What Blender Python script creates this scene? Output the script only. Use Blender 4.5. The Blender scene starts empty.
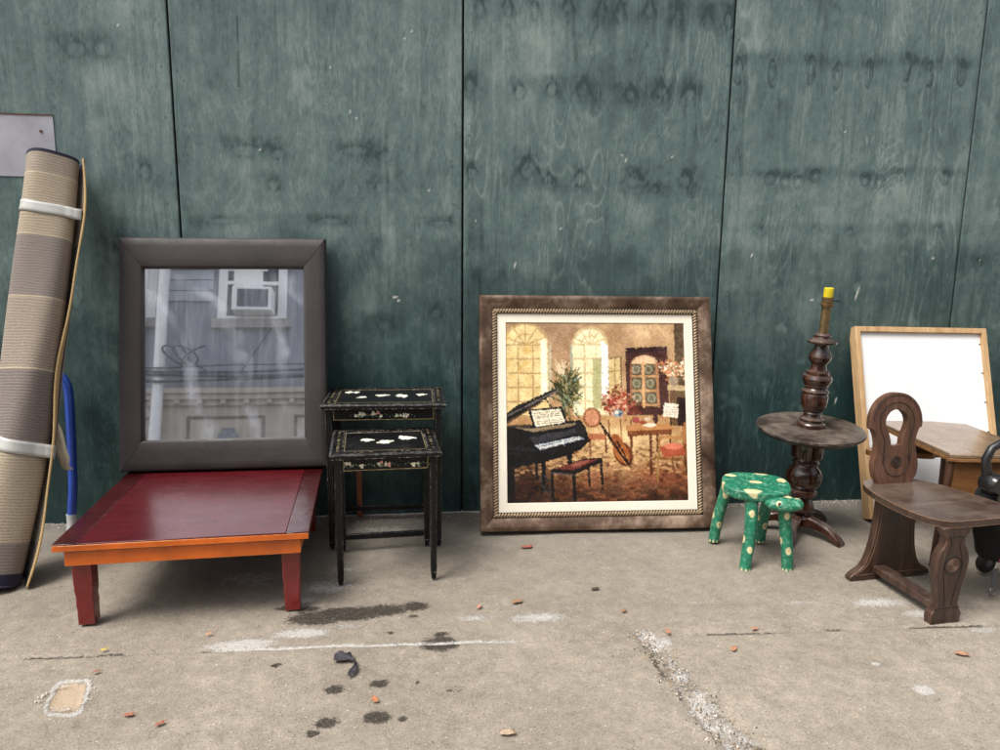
import bpy, bmesh, math, random
import numpy as np
from mathutils import Vector, Matrix, Euler
from mathutils.geometry import tessellate_polygon
R = math.radians
rnd = random.Random(7)
S = bpy.context.scene
COL = S.collection

# ------------------------------------------------------------ object helpers
def tag(o, label=None, cat=None, group=None, kind=None):
    if label: o['label'] = label
    if cat: o['category'] = cat
    if group: o['group'] = group
    if kind: o['kind'] = kind
    return o

def empty(name, loc=(0, 0, 0), rot=(0, 0, 0)):
    o = bpy.data.objects.new(name, None)
    o.empty_display_size = .1
    COL.objects.link(o)
    o.location = loc
    o.rotation_euler = rot
    return o

def copy_tree(o, parent=None):
    c = o.copy()
    COL.objects.link(c)
    c.parent = parent
    for ch in list(o.children):
        copy_tree(ch, c)
    return c

class MB:
    """collects shapes, builds ONE mesh object"""
    def __init__(s):
        s.v = []; s.f = []; s.m = []
    def add(s, vs, fs, M=None, mi=0):
        n = len(s.v)
        for p in vs:
            p = Vector(p)
            s.v.append(M @ p if M is not None else p)
        for f in fs:
            s.f.append([i + n for i in f]); s.m.append(mi)
        return s
    def box(s, lo, hi, M=None, mi=0, top=None):
        x0, y0, z0 = lo; x1, y1, z1 = hi
        v = [(x0,y0,z0),(x1,y0,z0),(x1,y1,z0),(x0,y1,z0),(x0,y0,z1),(x1,y0,z1),(x1,y1,z1),(x0,y1,z1)]
        f = [(0,3,2,1),(4,5,6,7),(0,1,5,4),(1,2,6,5),(2,3,7,6),(3,0,4,7)]
        return s.add(v, f, M, mi)
    def frustum(s, c0, h0, c1, h1, M=None, mi=0):
        """box that tapers: centre / half size at the bottom and at the top"""
        v = []
        for c, h in ((c0, h0), (c1, h1)):
            for sx, sy in ((-1,-1),(1,-1),(1,1),(-1,1)):
                v.append((c[0]+sx*h[0], c[1]+sy*h[1], c[2]))
        f = [(0,3,2,1),(4,5,6,7),(0,1,5,4),(1,2,6,5),(2,3,7,6),(3,0,4,7)]
        return s.add(v, f, M, mi)
    def tube(s, pts, rad, n=14, caps=True, M=None, mi=0):
        pts = [Vector(p) for p in pts]
        if not hasattr(rad, '__len__'): rad = [rad]*len(pts)
        vs = []; fs = []
        t0 = (pts[1]-pts[0]).normalized()
        a = t0.orthogonal().normalized()
        for i, p in enumerate(pts):
            if i == 0: t = pts[1]-pts[0]
            elif i == len(pts)-1: t = pts[-1]-pts[-2]
            else: t = (pts[i+1]-pts[i]).normalized()+(pts[i]-pts[i-1]).normalized()
            t.normalize()
            a = (a - t*a.dot(t)).normalized()
            b = t.cross(a)
            for k in range(n):
                an = 2*math.pi*k/n
                vs.append(p+(a*math.cos(an)+b*math.sin(an))*rad[i])
        for i in range(len(pts)-1):
            for k in range(n):
                fs.append((i*n+k, i*n+(k+1)%n, (i+1)*n+(k+1)%n, (i+1)*n+k))
        if caps:
            fs.append(tuple(reversed(range(n))))
            fs.append(tuple(range((len(pts)-1)*n, len(pts)*n)))
        return s.add(vs, fs, M, mi)
    def lathe(s, prof, n=32, M=None, mi=0, close=True):
        vs = []; fs = []
        for r, z in prof:
            for k in range(n):
                a = 2*math.pi*k/n
                vs.append((r*math.cos(a), r*math.sin(a), z))
        for i in range(len(prof)-1):
            for k in range(n):
                fs.append((i*n+k, i*n+(k+1)%n, (i+1)*n+(k+1)%n, (i+1)*n+k))
        if close:
            fs.append(tuple(reversed(range(n))))
            fs.append(tuple(range((len(prof)-1)*n, len(prof)*n)))
        return s.add(vs, fs, M, mi)
    def prism(s, loops, d0, d1, M=None, mi=0):
        """loops of (u,v): first the outline, then holes; extruded from d0 to d1 along the third axis"""
        tri = tessellate_polygon([[Vector((u, v, 0)) for u, v in lp] for lp in loops])
        flat = [p for lp in loops for p in lp]; n = len(flat)
        vs = [(u, v, d0) for u, v in flat]+[(u, v, d1) for u, v in flat]
        fs = []
        for t in tri:
            fs.append((t[0], t[1], t[2])); fs.append((t[2]+n, t[1]+n, t[0]+n))
        o = 0
        for lp in loops:
            k = len(lp)
            for i in range(k):
                j = (i+1) % k
                fs.append((o+i, o+j, o+j+n, o+i+n))
            o += k
        return s.add(vs, fs, M, mi)
    def ring(s, c, r, t, n=40, M=None, mi=0, sx=1.0):
        pts = [(c[0]+r*sx*math.cos(2*math.pi*k/n), c[1]+r*math.sin(2*math.pi*k/n), c[2]) for k in range(n+1)]
        return s.tube(pts, t, 6, False, M, mi)
    def build(s, name, mats, parent=None, smooth=True, bevel=0, seg=2, angle=35, recalc=True):
        me = bpy.data.meshes.new(name)
        me.from_pydata([tuple(v) for v in s.v], [], s.f)
        if not isinstance(mats, (list, tuple)): mats = [mats]
        for m in mats: me.materials.append(m)
        me.polygons.foreach_set('material_index', s.m)
        if recalc:
            bm = bmesh.new(); bm.from_mesh(me)
            bmesh.ops.recalc_face_normals(bm, faces=bm.faces)
            bm.to_mesh(me); bm.free()
        if smooth:
            me.shade_smooth() if hasattr(me, 'shade_smooth') else None
            me.set_sharp_from_angle(angle=R(angle))
        o = bpy.data.objects.new(name, me)
        COL.objects.link(o)
        if parent is not None: o.parent = parent
        if bevel:
            b = o.modifiers.new('b', 'BEVEL'); b.width = bevel; b.segments = seg
            b.limit_method = 'ANGLE'; b.angle_limit = R(40); b.harden_normals = False
        return o

def grid_mesh(name, X, Y, Z, attrs, mat, parent=None, smooth=True):
    """regular grid: 2-D numpy arrays of coordinates, attrs {name: 2-D float or 3-D rgb}"""
    h, w = X.shape
    co = np.stack([X, Y, Z], -1).reshape(-1, 3).astype(np.float32)
    i = np.arange(h*w).reshape(h, w)
    q = np.stack([i[:-1, :-1], i[:-1, 1:], i[1:, 1:], i[1:, :-1]], -1).reshape(-1, 4).astype(np.int32)
    me = bpy.data.meshes.new(name)
    me.vertices.add(len(co)); me.vertices.foreach_set('co', co.ravel())
    me.loops.add(q.size); me.loops.foreach_set('vertex_index', q.ravel())
    me.polygons.add(len(q)); me.polygons.foreach_set('loop_start', np.arange(0, q.size, 4, dtype=np.int32))
    try: me.polygons.foreach_set('loop_total', np.full(len(q), 4, dtype=np.int32))
    except Exception: pass
    me.update(calc_edges=True)
    for k, a in attrs.items(): put_attr(me, k, a)
    me.materials.append(mat)
    if smooth: me.polygons.foreach_set('use_smooth', np.ones(len(q), dtype=bool))
    o = bpy.data.objects.new(name, me); COL.objects.link(o)
    if parent is not None: o.parent = parent
    return o

def put_attr(me, k, a):
    a = np.asarray(a, dtype=np.float32)
    if a.ndim >= 2 and a.shape[-1] == 3 and a.size == 3*len(me.vertices):
        at = me.attributes.new(k, 'FLOAT_COLOR', 'POINT')
        c = np.ones((len(me.vertices), 4), dtype=np.float32); c[:, :3] = a.reshape(-1, 3)
        at.data.foreach_set('color', c.ravel())
    else:
        at = me.attributes.new(k, 'FLOAT', 'POINT')
        at.data.foreach_set('value', a.ravel())

# ------------------------------------------------------------ numpy noise
def vnoise(x, y, seed=0):
    def h(i, j):
        n = (i*374761393 + j*668265263 + seed*974711) & 0x7fffffff
        n = ((n ^ (n >> 13))*1274126177) & 0x7fffffff
        return ((n ^ (n >> 16)) & 0xffff)/65535.0
    xi = np.floor(x).astype(np.int64); yi = np.floor(y).astype(np.int64)
    fx = x-xi; fy = y-yi
    fx = fx*fx*(3-2*fx); fy = fy*fy*(3-2*fy)
    return (h(xi, yi)*(1-fx)+h(xi+1, yi)*fx)*(1-fy)+(h(xi, yi+1)*(1-fx)+h(xi+1, yi+1)*fx)*fy
def fbm(x, y, seed=0, o=4):
    a = .5; t = 0; s = 0
    for k in range(o):
        t = t+a*vnoise(x, y, seed+k*17); s += a; a *= .5; x = x*2.03; y = y*2.03
    return t/s
def lin(c):
    c = np.asarray(c, dtype=float)/255.0
    return np.where(c <= .04045, c/12.92, ((c+.055)/1.055)**2.4)
def ss(e0, e1, x):
    t = np.clip((x-e0)/(e1-e0), 0, 1); return t*t*(3-2*t)

# ------------------------------------------------------------ materials
class NT:
    def __init__(s, name):
        s.m = bpy.data.materials.new(name); s.m.use_nodes = True
        s.t = s.m.node_tree; s.n = s.t.nodes
        s.b = s.n['Principled BSDF']
    def new(s, typ, **kw):
        n = s.n.new(typ)
        for k, v in kw.items():
            if k.startswith('i_'): n.inputs[k[2:].replace('_', ' ')].default_value = v
            else: setattr(n, k, v)
        return n
    def link(s, a, b): s.t.links.new(a, b)
    def coord(s, scale=(1, 1, 1), obj=True):
        tc = s.new('ShaderNodeTexCoord'); mp = s.new('ShaderNodeMapping')
        s.link(tc.outputs['Object' if obj else 'Generated'], mp.inputs[0]); mp.inputs['Scale'].default_value = scale
        return mp.outputs[0]
    def noise(s, vec, scale, detail=4, rough=.55, dist=0):
        n = s.new('ShaderNodeTexNoise'); n.inputs['Scale'].default_value = scale
        n.inputs['Detail'].default_value = detail; n.inputs['Roughness'].default_value = rough
        n.inputs['Distortion'].default_value = dist
        s.link(vec, n.inputs['Vector']); return n.outputs['Fac']
    def ramp(s, fac, stops):
        r = s.new('ShaderNodeValToRGB'); e = r.color_ramp.elements
        while len(e) < len(stops): e.new(.5)
        for q, (p, c) in zip(e, stops):
            q.position = p
            q.color = (c, c, c, 1) if not hasattr(c, '__len__') else (*c, 1)
        s.link(fac, r.inputs[0]); return r.outputs[0]
    def mix(s, fac, a, b, mode='MIX'):
        m = s.new('ShaderNodeMix', data_type='RGBA', blend_type=mode)
        for v, i in ((fac, 0), (a, 6), (b, 7)):
            if hasattr(v, 'links'): s.link(v, m.inputs[i])
            elif i == 0: m.inputs[0].default_value = v
            else: m.inputs[i].default_value = (*v, 1) if len(v) == 3 else v
        return m.outputs[2]
    def math(s, op, a, b=0, clamp=False):
        m = s.new('ShaderNodeMath', operation=op, use_clamp=clamp)
        for i, v in enumerate((a, b)):
            if hasattr(v, 'links'): s.link(v, m.inputs[i])
            else: m.inputs[i].default_value = v
        return m.outputs[0]
    def attr(s, name, col=False):
        a = s.new('ShaderNodeAttribute', attribute_name=name)
        return a.outputs['Color' if col else 'Fac']
    def bump(s, h, strength, dist=.002, normal=None):
        b = s.new('ShaderNodeBump'); b.inputs['Strength'].default_value = strength
        b.inputs['Distance'].default_value = dist; s.link(h, b.inputs['Height'])
        if normal is not None: s.link(normal, b.inputs['Normal'])
        s.link(b.outputs[0], s.b.inputs['Normal']); return b.outputs[0]
    def edge(s, radius, noise, lo=.02, hi=.12, nlo=.45, nhi=.6):
        """worn edges: how far a bevelled normal departs from the true one, broken up by noise"""
        bv = s.new('ShaderNodeBevel', samples=4); bv.inputs[0].default_value = radius
        g = s.new('ShaderNodeNewGeometry'); d = s.new('ShaderNodeVectorMath', operation='DOT_PRODUCT')
        s.link(bv.outputs[0], d.inputs[0]); s.link(g.outputs['Normal'], d.inputs[1])
        e = s.math('SUBTRACT', 1.0, d.outputs['Value'])
        e = s.ramp(e, [(lo, 0), (hi, 1)])
        n = s.ramp(noise, [(nlo, 0), (nhi, 1)])
        return s.math('MULTIPLY', e, n)
    def base(s, c): 
        if hasattr(c, 'links'): s.link(c, s.b.inputs['Base Color'])
        else: s.b.inputs['Base Color'].default_value = (*c, 1)
    def rough(s, r):
        if hasattr(r, 'links'): s.link(r, s.b.inputs['Roughness'])
        else: s.b.inputs['Roughness'].default_value = r

def m_plain(name, c, rough=.5, metal=0, var=.25, scale=20, bump=.1, coat=0, spec=.5):
    t = NT(name); v = t.coord(); n = t.noise(v, scale, 5)
    lo = tuple(x*(1-var) for x in c); hi = tuple(min(1, x*(1+var)) for x in c)
    t.base(t.ramp(n, [(.3, lo), (.7, hi)])); t.rough(rough)
    t.b.inputs['Metallic'].default_value = metal; t.b.inputs['Coat Weight'].default_value = coat
    t.b.inputs['Specular IOR Level'].default_value = spec
    if bump: t.bump(t.noise(v, scale*6, 4), bump, .001)
    return t.m

def m_wood(name, dark, mid, light, axis='x', scale=1.0, rough=.4, wear=None, wear_amt=(.45, .6), coat=0, bump=.2, dust=None, spec=.5):
    t = NT(name)
    st = {'x': (1.2, 14, 14), 'y': (14, 1.2, 14), 'z': (14, 14, 1.2)}[axis]
    v = t.coord(tuple(a*scale for a in st))
    g = t.noise(v, 3.0, 8, .62, .6)
    c = t.ramp(g, [(.32, dark), (.5, mid), (.68, light)])
    v2 = t.coord(); big = t.noise(v2, 7, 4, .6)
    c = t.mix(t.ramp(big, [(.35, .0), (.7, .45)]), c, dark)
    fine = t.noise(t.coord(tuple(a*scale*5 for a in st)), 5, 4, .7)
    c = t.mix(t.ramp(fine, [(.45, 0), (.62, .35)]), c, tuple(x*.5 for x in dark))
    r = t.ramp(big, [(.3, rough*.75), (.7, min(1, rough*1.35))])
    if dust:
        geo = t.new('ShaderNodeNewGeometry'); sp = t.new('ShaderNodeSeparateXYZ'); t.link(geo.outputs['Normal'], sp.inputs[0])
        up = t.ramp(sp.outputs['Z'], [(.5, 0), (.95, 1)])
        dn = t.ramp(t.noise(v2, 9, 6, .7), [(.38, 0), (.66, 1)])
        f = t.math('MULTIPLY', t.math('MULTIPLY', up, dn), dust[1])
        c = t.mix(f, c, dust[0]); r = t.mix(f, r, (.8, .8, .8))
    if wear:
        c = t.mix(t.edge(.004, t.noise(v2, 45, 4, .6), nlo=wear_amt[0], nhi=wear_amt[1]), c, wear)
    t.base(c); t.link(r, t.b.inputs['Roughness'])
    t.b.inputs['Coat Weight'].default_value = coat; t.b.inputs['Coat Roughness'].default_value = .15
    t.b.inputs['Specular IOR Level'].default_value = spec
    t.bump(t.math('ADD', g, t.math('MULTIPLY', fine, .5)), bump, .0015)
    return t.m

def m_lacquer(name, c, wearc, rough=.25, coat=.6, amt=(.45, .6), speck=None, bump=.15):
    t = NT(name); v = t.coord()
    n = t.noise(v, 6, 5, .6)
    col = t.ramp(n, [(.3, tuple(x*.7 for x in c)), (.7, tuple(x*1.25 for x in c))])
    if speck:
        s1 = t.ramp(t.noise(v, 130, 3, .7), [(.70, 0), (.74, 1)])
        col = t.mix(t.math('MULTIPLY', s1, .7), col, speck)
    col = t.mix(t.edge(.004, t.noise(v, 60, 4, .65), nlo=amt[0], nhi=amt[1]), col, wearc)
    t.base(col); t.link(t.ramp(t.noise(v, 14, 5, .7), [(.3, rough*.6), (.75, rough*2)]), t.b.inputs['Roughness'])
    t.b.inputs['Coat Weight'].default_value = coat; t.b.inputs['Coat Roughness'].default_value = .12
    t.bump(t.noise(v, 50, 5, .6), bump, .0008)
    return t.m

def m_attr(name, attr='col', rough=.6, bump_scale=0, bump=.2, spec=.4, fine=0, coat=0):
    t = NT(name); c = t.attr(attr, True); v = t.coord()
    if fine:
        n = t.noise(v, fine, 3, .6)
        c = t.mix(1.0, c, t.ramp(n, [(.3, .72), (.7, 1.18)]), 'MULTIPLY')
    t.base(c); t.rough(rough); t.b.inputs['Specular IOR Level'].default_value = spec
    t.b.inputs['Coat Weight'].default_value = coat
    if bump_scale: t.bump(t.noise(v, bump_scale, 4, .6), bump, .001)
    return t.m

# ------------------------------------------------------------ world, sun, camera
w = bpy.data.worlds.new('World'); S.world = w; w.use_nodes = True
nt = w.node_tree; bg = nt.nodes['Background']
sky = nt.nodes.new('ShaderNodeTexSky'); sky.sky_type = 'NISHITA'; sky.sun_disc = False
SUN_EL, SUN_AZ = 60, 238            # azimuth clockwise from +Y
sky.sun_elevation = R(SUN_EL); sky.sun_rotation = R(SUN_AZ)
sky.dust_density = 4; sky.air_density = 1.0; sky.ozone_density = .6
hs = nt.nodes.new('ShaderNodeHueSaturation'); hs.inputs['Saturation'].default_value = .25
nt.links.new(sky.outputs[0], hs.inputs['Color']); nt.links.new(hs.outputs[0], bg.inputs[0])
bg.inputs[1].default_value = .12
sl = bpy.data.lights.new('sun', 'SUN'); sl.energy = 1.7; sl.angle = R(28); sl.color = (1, .95, .88)
so = bpy.data.objects.new('sun', sl); COL.objects.link(so)
a = R(SUN_AZ); e = R(SUN_EL)
sd = Vector((math.sin(a)*math.cos(e), math.cos(a)*math.cos(e), math.sin(e)))
so.rotation_euler = sd.to_track_quat('Z', 'Y').to_euler(); so.location = sd*20
cam = bpy.data.cameras.new('camera'); co = bpy.data.objects.new('camera', cam); COL.objects.link(co); S.camera = co
cam.sensor_width = 36; cam.lens = 734.87/1000*36; cam.clip_end = 400; cam.clip_start = .05
rx = Vector((0.99326686, -0.11523435, 0.01191595)); ux = Vector((0.00835256, 0.17382363, 0.98474138)); fx = Vector((0.1155473, 0.97801145, -0.17361575))
Mx = Matrix((rx, ux, -fx)).transposed().to_4x4(); Mx.translation = Vector((-0.2210, -3.3774, 1.2618)); co.matrix_world = Mx
S.view_settings.view_transform = 'Standard'; S.view_settings.look = 'None'
S.view_settings.exposure = .95; S.view_settings.gamma = 1
S.cycles.max_bounces = 8

# ============================================================ SETTING: sidewalk, street
def ground_mat():
    t = NT('sidewalk_concrete'); v = t.coord()
    big = t.noise(v, 1.6, 6, .6); mid = t.noise(v, 9, 6, .65); fine = t.noise(v, 160, 3, .7); peb = t.noise(v, 420, 2, .6)
    c = t.ramp(big, [(.3, (.25, .212, .168)), (.7, (.375, .325, .264))])
    c = t.mix(t.ramp(mid, [(.3, .0), (.75, .5)]), c, (.20, .172, .135))
    c = t.mix(1.0, c, t.ramp(fine, [(.3, .84), (.7, 1.10)]), 'MULTIPLY')
    # aggregate: pale and dark grains
    vo = t.new('ShaderNodeTexVoronoi'); vo.inputs['Scale'].default_value = 150; t.link(v, vo.inputs['Vector'])
    rs = t.new('ShaderNodeSeparateXYZ'); t.link(vo.outputs['Color'], rs.inputs[0])
    near = t.ramp(vo.outputs['Distance'], [(.22, 1), (.36, 0)])
    pale = t.math('MULTIPLY', near, t.ramp(rs.outputs['X'], [(.80, 0), (.86, 1)]))
    dark = t.math('MULTIPLY', near, t.ramp(rs.outputs['Y'], [(.80, 0), (.86, 1)]))
    c = t.mix(t.math('MULTIPLY', pale, .65), c, (.52, .48, .42)); c = t.mix(t.math('MULTIPLY', dark, .55), c, (.11, .085, .07))
    vo2 = t.new('ShaderNodeTexVoronoi'); vo2.inputs['Scale'].default_value = 75; t.link(v, vo2.inputs['Vector'])
    rs2 = t.new('ShaderNodeSeparateXYZ'); t.link(vo2.outputs['Color'], rs2.inputs[0]); near2 = t.ramp(vo2.outputs['Distance'], [(.12, 1), (.24, 0)])
    c = t.mix(t.math('MULTIPLY', t.math('MULTIPLY', near2, t.ramp(rs2.outputs['X'], [(.90, 0), (.93, 1)])), .7), c, (.62, .57, .5))
    c = t.mix(t.math('MULTIPLY', t.math('MULTIPLY', near2, t.ramp(rs2.outputs['Y'], [(.92, 0), (.95, 1)])), .7), c, (.08, .06, .045))
    bl = t.noise(v, 20, 7, .78); c = t.mix(1.0, c, t.ramp(bl, [(.3, .74), (.7, 1.20)]), 'MULTIPLY')
    # darker towards the wall, painted shade under the red table, stains, salt, exposed patch
    gr = t.attr('ground_dark'); st = t.attr('stain'); wh = t.attr('salt'); pa = t.attr('patch')
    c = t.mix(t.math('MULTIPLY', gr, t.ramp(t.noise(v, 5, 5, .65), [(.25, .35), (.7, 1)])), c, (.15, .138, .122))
    stn = t.ramp(t.math('ADD', st, t.math('MULTIPLY', t.math('SUBTRACT', t.noise(v, 75, 6, .8), .5), 1.9)), [(.24, 0), (.50, 1)])
    stn = t.math('MULTIPLY', stn, t.ramp(fine, [(.38, .62), (.5, 1)]))
    stn = t.math('MULTIPLY', stn, t.ramp(st, [(.10, 0), (.28, 1)]))
    c = t.mix(t.math('MULTIPLY', stn, .9), c, (.012, .009, .006))
    v3 = t.math('ADD', t.math('MULTIPLY', t.noise(v, 60, 6, .8), .55), t.math('MULTIPLY', t.noise(v, 230, 3, .8), .45))
    sal = t.ramp(t.math('ADD', t.math('MULTIPLY', wh, .74), v3), [(.78, 0), (.90, 1)])
    sal = t.math('MULTIPLY', sal, t.ramp(t.noise(v, 330, 3, .8), [(.40, .15), (.52, 1)]))
    c = t.mix(t.math('MULTIPLY', sal, .92), c, (.72, .69, .65))
    pn = t.ramp(t.math('ADD', pa, t.math('MULTIPLY', t.math('SUBTRACT', t.noise(v, 35, 4, .6), .5), .5)), [(.42, 0), (.55, 1)])
    c = t.mix(pn, c, (.40, .31, .22))
    t.base(c); t.link(t.ramp(stn, [(0, .88), (1, .55)]), t.b.inputs['Roughness'])
    t.b.inputs['Specular IOR Level'].default_value = .3
    h = t.math('ADD', t.math('MULTIPLY', fine, .6), t.math('MULTIPLY', near, -.35)); h = t.math('ADD', h, t.math('MULTIPLY', sal, .5)); h = t.math('ADD', h, t.math('MULTIPLY', mid, .6))
    t.bump(h, .9, .004)
    return t.m
xs = np.concatenate([[-30, -20, -12, -8, -6, -4.5, -3.6, -3.0], np.arange(-2.6, 3.3, .0085), [3.6, 4.5, 6, 8, 12, 20, 30]])
ys = np.concatenate([[-4.5, -4.0, -3.5, -3.0, -2.6], np.arange(-2.3, .03, .0085), [.1, .3, .6]])
X, Y = np.meshgrid(xs, ys)
n1 = fbm(X*9, Y*9, 3); n2 = fbm(X*30, Y*30, 9, 3); n3 = fbm(X*2.2, Y*2.2, 21)
Z = -.006+(n3-.5)*.010+(n1-.5)*.004+(n2-.5)*.0022
Z = np.minimum(Z, -.0005)
def blob(px, py, rx_, ry_, rot=0.0):
    c_, s_ = math.cos(rot), math.sin(rot); dx = X-px; dy = Y-py
    u = (dx*c_+dy*s_)/rx_; v = (-dx*s_+dy*c_)/ry_
    return np.exp(-(u*u+v*v))
stain = np.zeros_like(X)
for (px, py, a_, b_, k) in [(-.648,-1.265,.016,.012,.9),(-.459,-1.413,.026,.022,1),(-.329,-1.396,.026,.02,1),(-.462,-1.557,.03,.022,1),(-.496,-1.599,.018,.014,.9),(-.33,-1.549,.034,.024,1.1),(-.26,-1.56,.016,.012,.8),(-.218,-1.396,.009,.008,.9),(-.284,-1.18,.022,.012,.9),(-.147,-1.187,.055,.04,1.2),(-.14,-1.13,.03,.015,.8),(-.305,-1.103,.016,.01,.7),(-.115,-1.441,.045,.03,.35),
      (-.56,-.985,.09,.045,1.2),(-.45,-.965,.11,.045,1.25),(-.33,-.95,.08,.04,1.0),(-.23,-.93,.05,.035,.95),(-.67,-.9,.05,.02,.7),(-.6,-.92,.05,.02,.8),(-.23,-1.0,.02,.012,.7)]:
    stain = np.maximum(stain, k*blob(px, py, a_, b_)*(.75+.6*n2))
# expansion joint across the slab and the long crack to the lower right
jl = -1.185-.033*(X)+.012*(fbm(X*3, X*0, 5)-.5)+.006*(fbm(X*22, X*0, 6)-.5)
dj = np.abs(Y-jl)
Z = Z-.007*np.exp(-(dj/.008)**2)*(.4+1.1*fbm(X*6, Y*0, 8))
crk = np.interp(Y, [-2.4, -1.779, -1.719, -1.633, -1.517, -1.358, -1.162], [.78, .62, .60, .575, .572, .548, .515])+.03*(fbm(Y*14, X*0, 12)-.5)
wid = np.interp(Y, [-2.4, -1.7, -1.4, -1.17], [.075, .062, .05, .025])
dc = np.exp(-((X-crk)/wid)**4)*ss(-1.15, -1.18, Y)
Z = Z-.006*dc*(.3+fbm(X*40, Y*40, 14, 3))
stain = np.maximum(stain, .5*np.exp(-((X-crk+wid*.7)/.012)**2)*ss(-1.15, -1.25, Y)*fbm(X*20, Y*12, 31)*1.5)
stain = np.maximum(stain, dc*.36*fbm(X*18, Y*18, 33)*1.3)
stain = np.maximum(stain, .75*np.exp(-(dj/.006)**2)*ss(.45, .62, fbm(X*5, Y*0, 41)))
salt = .36*fbm(X*1.7, Y*1.7, 51)
salt = np.maximum(salt, .75*np.exp(-(dj/.012)**2)*ss(-1.05, -.75, X)*(1-ss(.05, .22, X)))
salt = np.maximum(salt, dc*.68*fbm(X*25, Y*25, 34)*1.4)
for (px, py, a_, b_, k) in [(-.78,-1.13,.16,.05,.72),(-.60,-1.08,.14,.045,.7),(-.45,-1.05,.1,.03,.5),(-.02,-1.03,.1,.04,.55),(.2,-1.05,.17,.06,.6),(.30,-.98,.14,.04,.4),(.54,-1.2,.05,.05,.75),(.58,-1.24,.05,.06,.6),(.8,-.99,.2,.03,.45),(1.16,-1.03,.12,.025,.5),(1.45,-1.06,.16,.05,.65),(1.55,-1.15,.12,.05,.6),(1.7,-1.27,.12,.04,.55),
     (-.86,-.66,.25,.14,.45),(-.55,-.75,.16,.1,.55),(-.50,-.60,.1,.08,.5),(-1.3,-.42,.3,.06,.35),(-.35,-.2,.35,.08,.45),(-.62,-.85,.08,.04,.6),(-.03,-1.3,.03,.015,.3),(1.254,-1.575,.045,.04,.75),(1.197,-1.432,.02,.012,.9),(1.3,-1.6,.05,.04,.4),(-.2,.0,3.2,.03,.62),(1.62,-.12,.3,.1,.55),(.84,-.05,.3,.04,.5)]:
    salt = np.maximum(salt, k*blob(px, py, a_, b_))
# exposed screed patch with a crumbling rim
u = np.abs((X+1.198)+(Y+1.37)*.25)/.040; v = np.abs((Y+1.37))/.066
pd = (u**5+v**5)**(1/5.)+.35*(n2-.5)
patch = np.clip(1.5-pd, 0, 1)*(pd < 1.45)
rim = np.exp(-((pd-1.22)/.25)**2)
Z = Z-.006*ss(1.1, .8, pd)
salt = np.maximum(salt, rim*.72)
stain = np.maximum(stain, .5*np.exp(-((pd-1.3)/.2)**2)*(X > -1.18)*n2*1.5)
ground_dark = .95*ss(-.55, .0, Y+.35*(n1-.5))+.35*ss(-1.3, -.5, Y+.3*(n3-.5))  # darkens in blotches towards the wall
ground_dark = np.clip(np.maximum(ground_dark, .5*blob(-1.0, -.6, .35, .3)), 0, 1)  # soft shade beneath the red table, put into the ground colour
tag(grid_mesh('sidewalk', X, Y, Z, {'stain': stain, 'salt': salt, 'patch': patch, 'ground_dark': ground_dark}, ground_mat()), kind='structure')
m_asph = m_plain('asphalt', (.05, .05, .052), .9, 0, .3, 60, .5)
m_kerb = m_plain('kerb_stone', (.30, .29, .27), .8, 0, .25, 20, .4)
b = MB(); b.add([(-90, -90, -.16), (90, -90, -.16), (90, 90, -.16), (-90, 90, -.16)], [(0, 1, 2, 3)]); tag(b.build('ground', m_plain('far_ground', (.2, .19, .17), .9, 0, .3, 4, .2)), kind='structure')
b = MB(); b.add([(-60, -12, -.14), (60, -12, -.14), (60, -4.64, -.14), (-60, -4.64, -.14)], [(0, 1, 2, 3)]); tag(b.build('road', m_asph), kind='structure')
b = MB()
for k in range(-15, 16):
    b.box((k*2+.01, -4.65, -.2), (k*2+1.99, -4.502, .004)); b.box((k*2+.01, -12.15, -.2), (k*2+1.99, -12.0, .0))
tag(b.build('kerb', m_kerb, bevel=.012), kind='structure')
b = MB(); b.box((-40, -16, -.3), (40, -12.152, -.004)); tag(b.build('far_sidewalk', m_plain('far_concrete', (.29, .27, .24), .85, 0, .25, 6, .3)), kind='structure')

# ============================================================ plywood hoarding
def ply_mat():
    t = NT('green_plywood_paint'); v = t.coord()
    tone = t.attr('tone'); low = t.attr('low'); mark = t.attr('mark')
    vs = t.coord((30, 30, 1.6)); g = t.noise(vs, 5, 6, .65, .2)
    vf = t.coord((150, 150, 9)); gf = t.noise(vf, 4, 3, .7)
    tt = t.math('ADD', tone, t.math('MULTIPLY', t.math('SUBTRACT', g, .5), .22))
    tt = t.math('ADD', tt, t.math('MULTIPLY', t.math('SUBTRACT', t.noise(v, 90, 5, .75), .5), .34))
    up = t.ramp(tt, [(.10, (.034, .062, .061)), (.5, (.112, .170, .164)), (.9, (.25, .305, .292))])
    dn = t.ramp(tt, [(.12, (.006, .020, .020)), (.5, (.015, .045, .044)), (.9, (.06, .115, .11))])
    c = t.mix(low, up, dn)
    c = t.mix(1.0, c, t.ramp(gf, [(.35, .76), (.65, 1.18)]), 'MULTIPLY')
    c = t.mix(mark, c, (.012, .02, .02))
    ch = t.attr('chip'); c = t.mix(ch, c, (.55, .55, .5))
    sp = t.ramp(t.noise(v, 190, 2, .5), [(.80, 0), (.83, 1)]); c = t.mix(t.math('MULTIPLY', sp, .3), c, (.4, .42, .38))
    t.base(c)
    t.link(t.ramp(t.math('ADD', g, t.math('MULTIPLY', low, -.06)), [(.3, .46), (.7, .64)]), t.b.inputs['Roughness'])
    t.b.inputs['Specular IOR Level'].default_value = .42
    h = t.math('ADD', t.math('MULTIPLY', g, .8), t.math('MULTIPLY', gf, .35)); h = t.math('ADD', h, t.math('MULTIPLY', tone, .4))
    h = t.math('SUBTRACT', h, t.math('MULTIPLY', mark, .8))
    t.bump(h, .5, .0025)
    return t.m
PLY = ply_mat()
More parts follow.
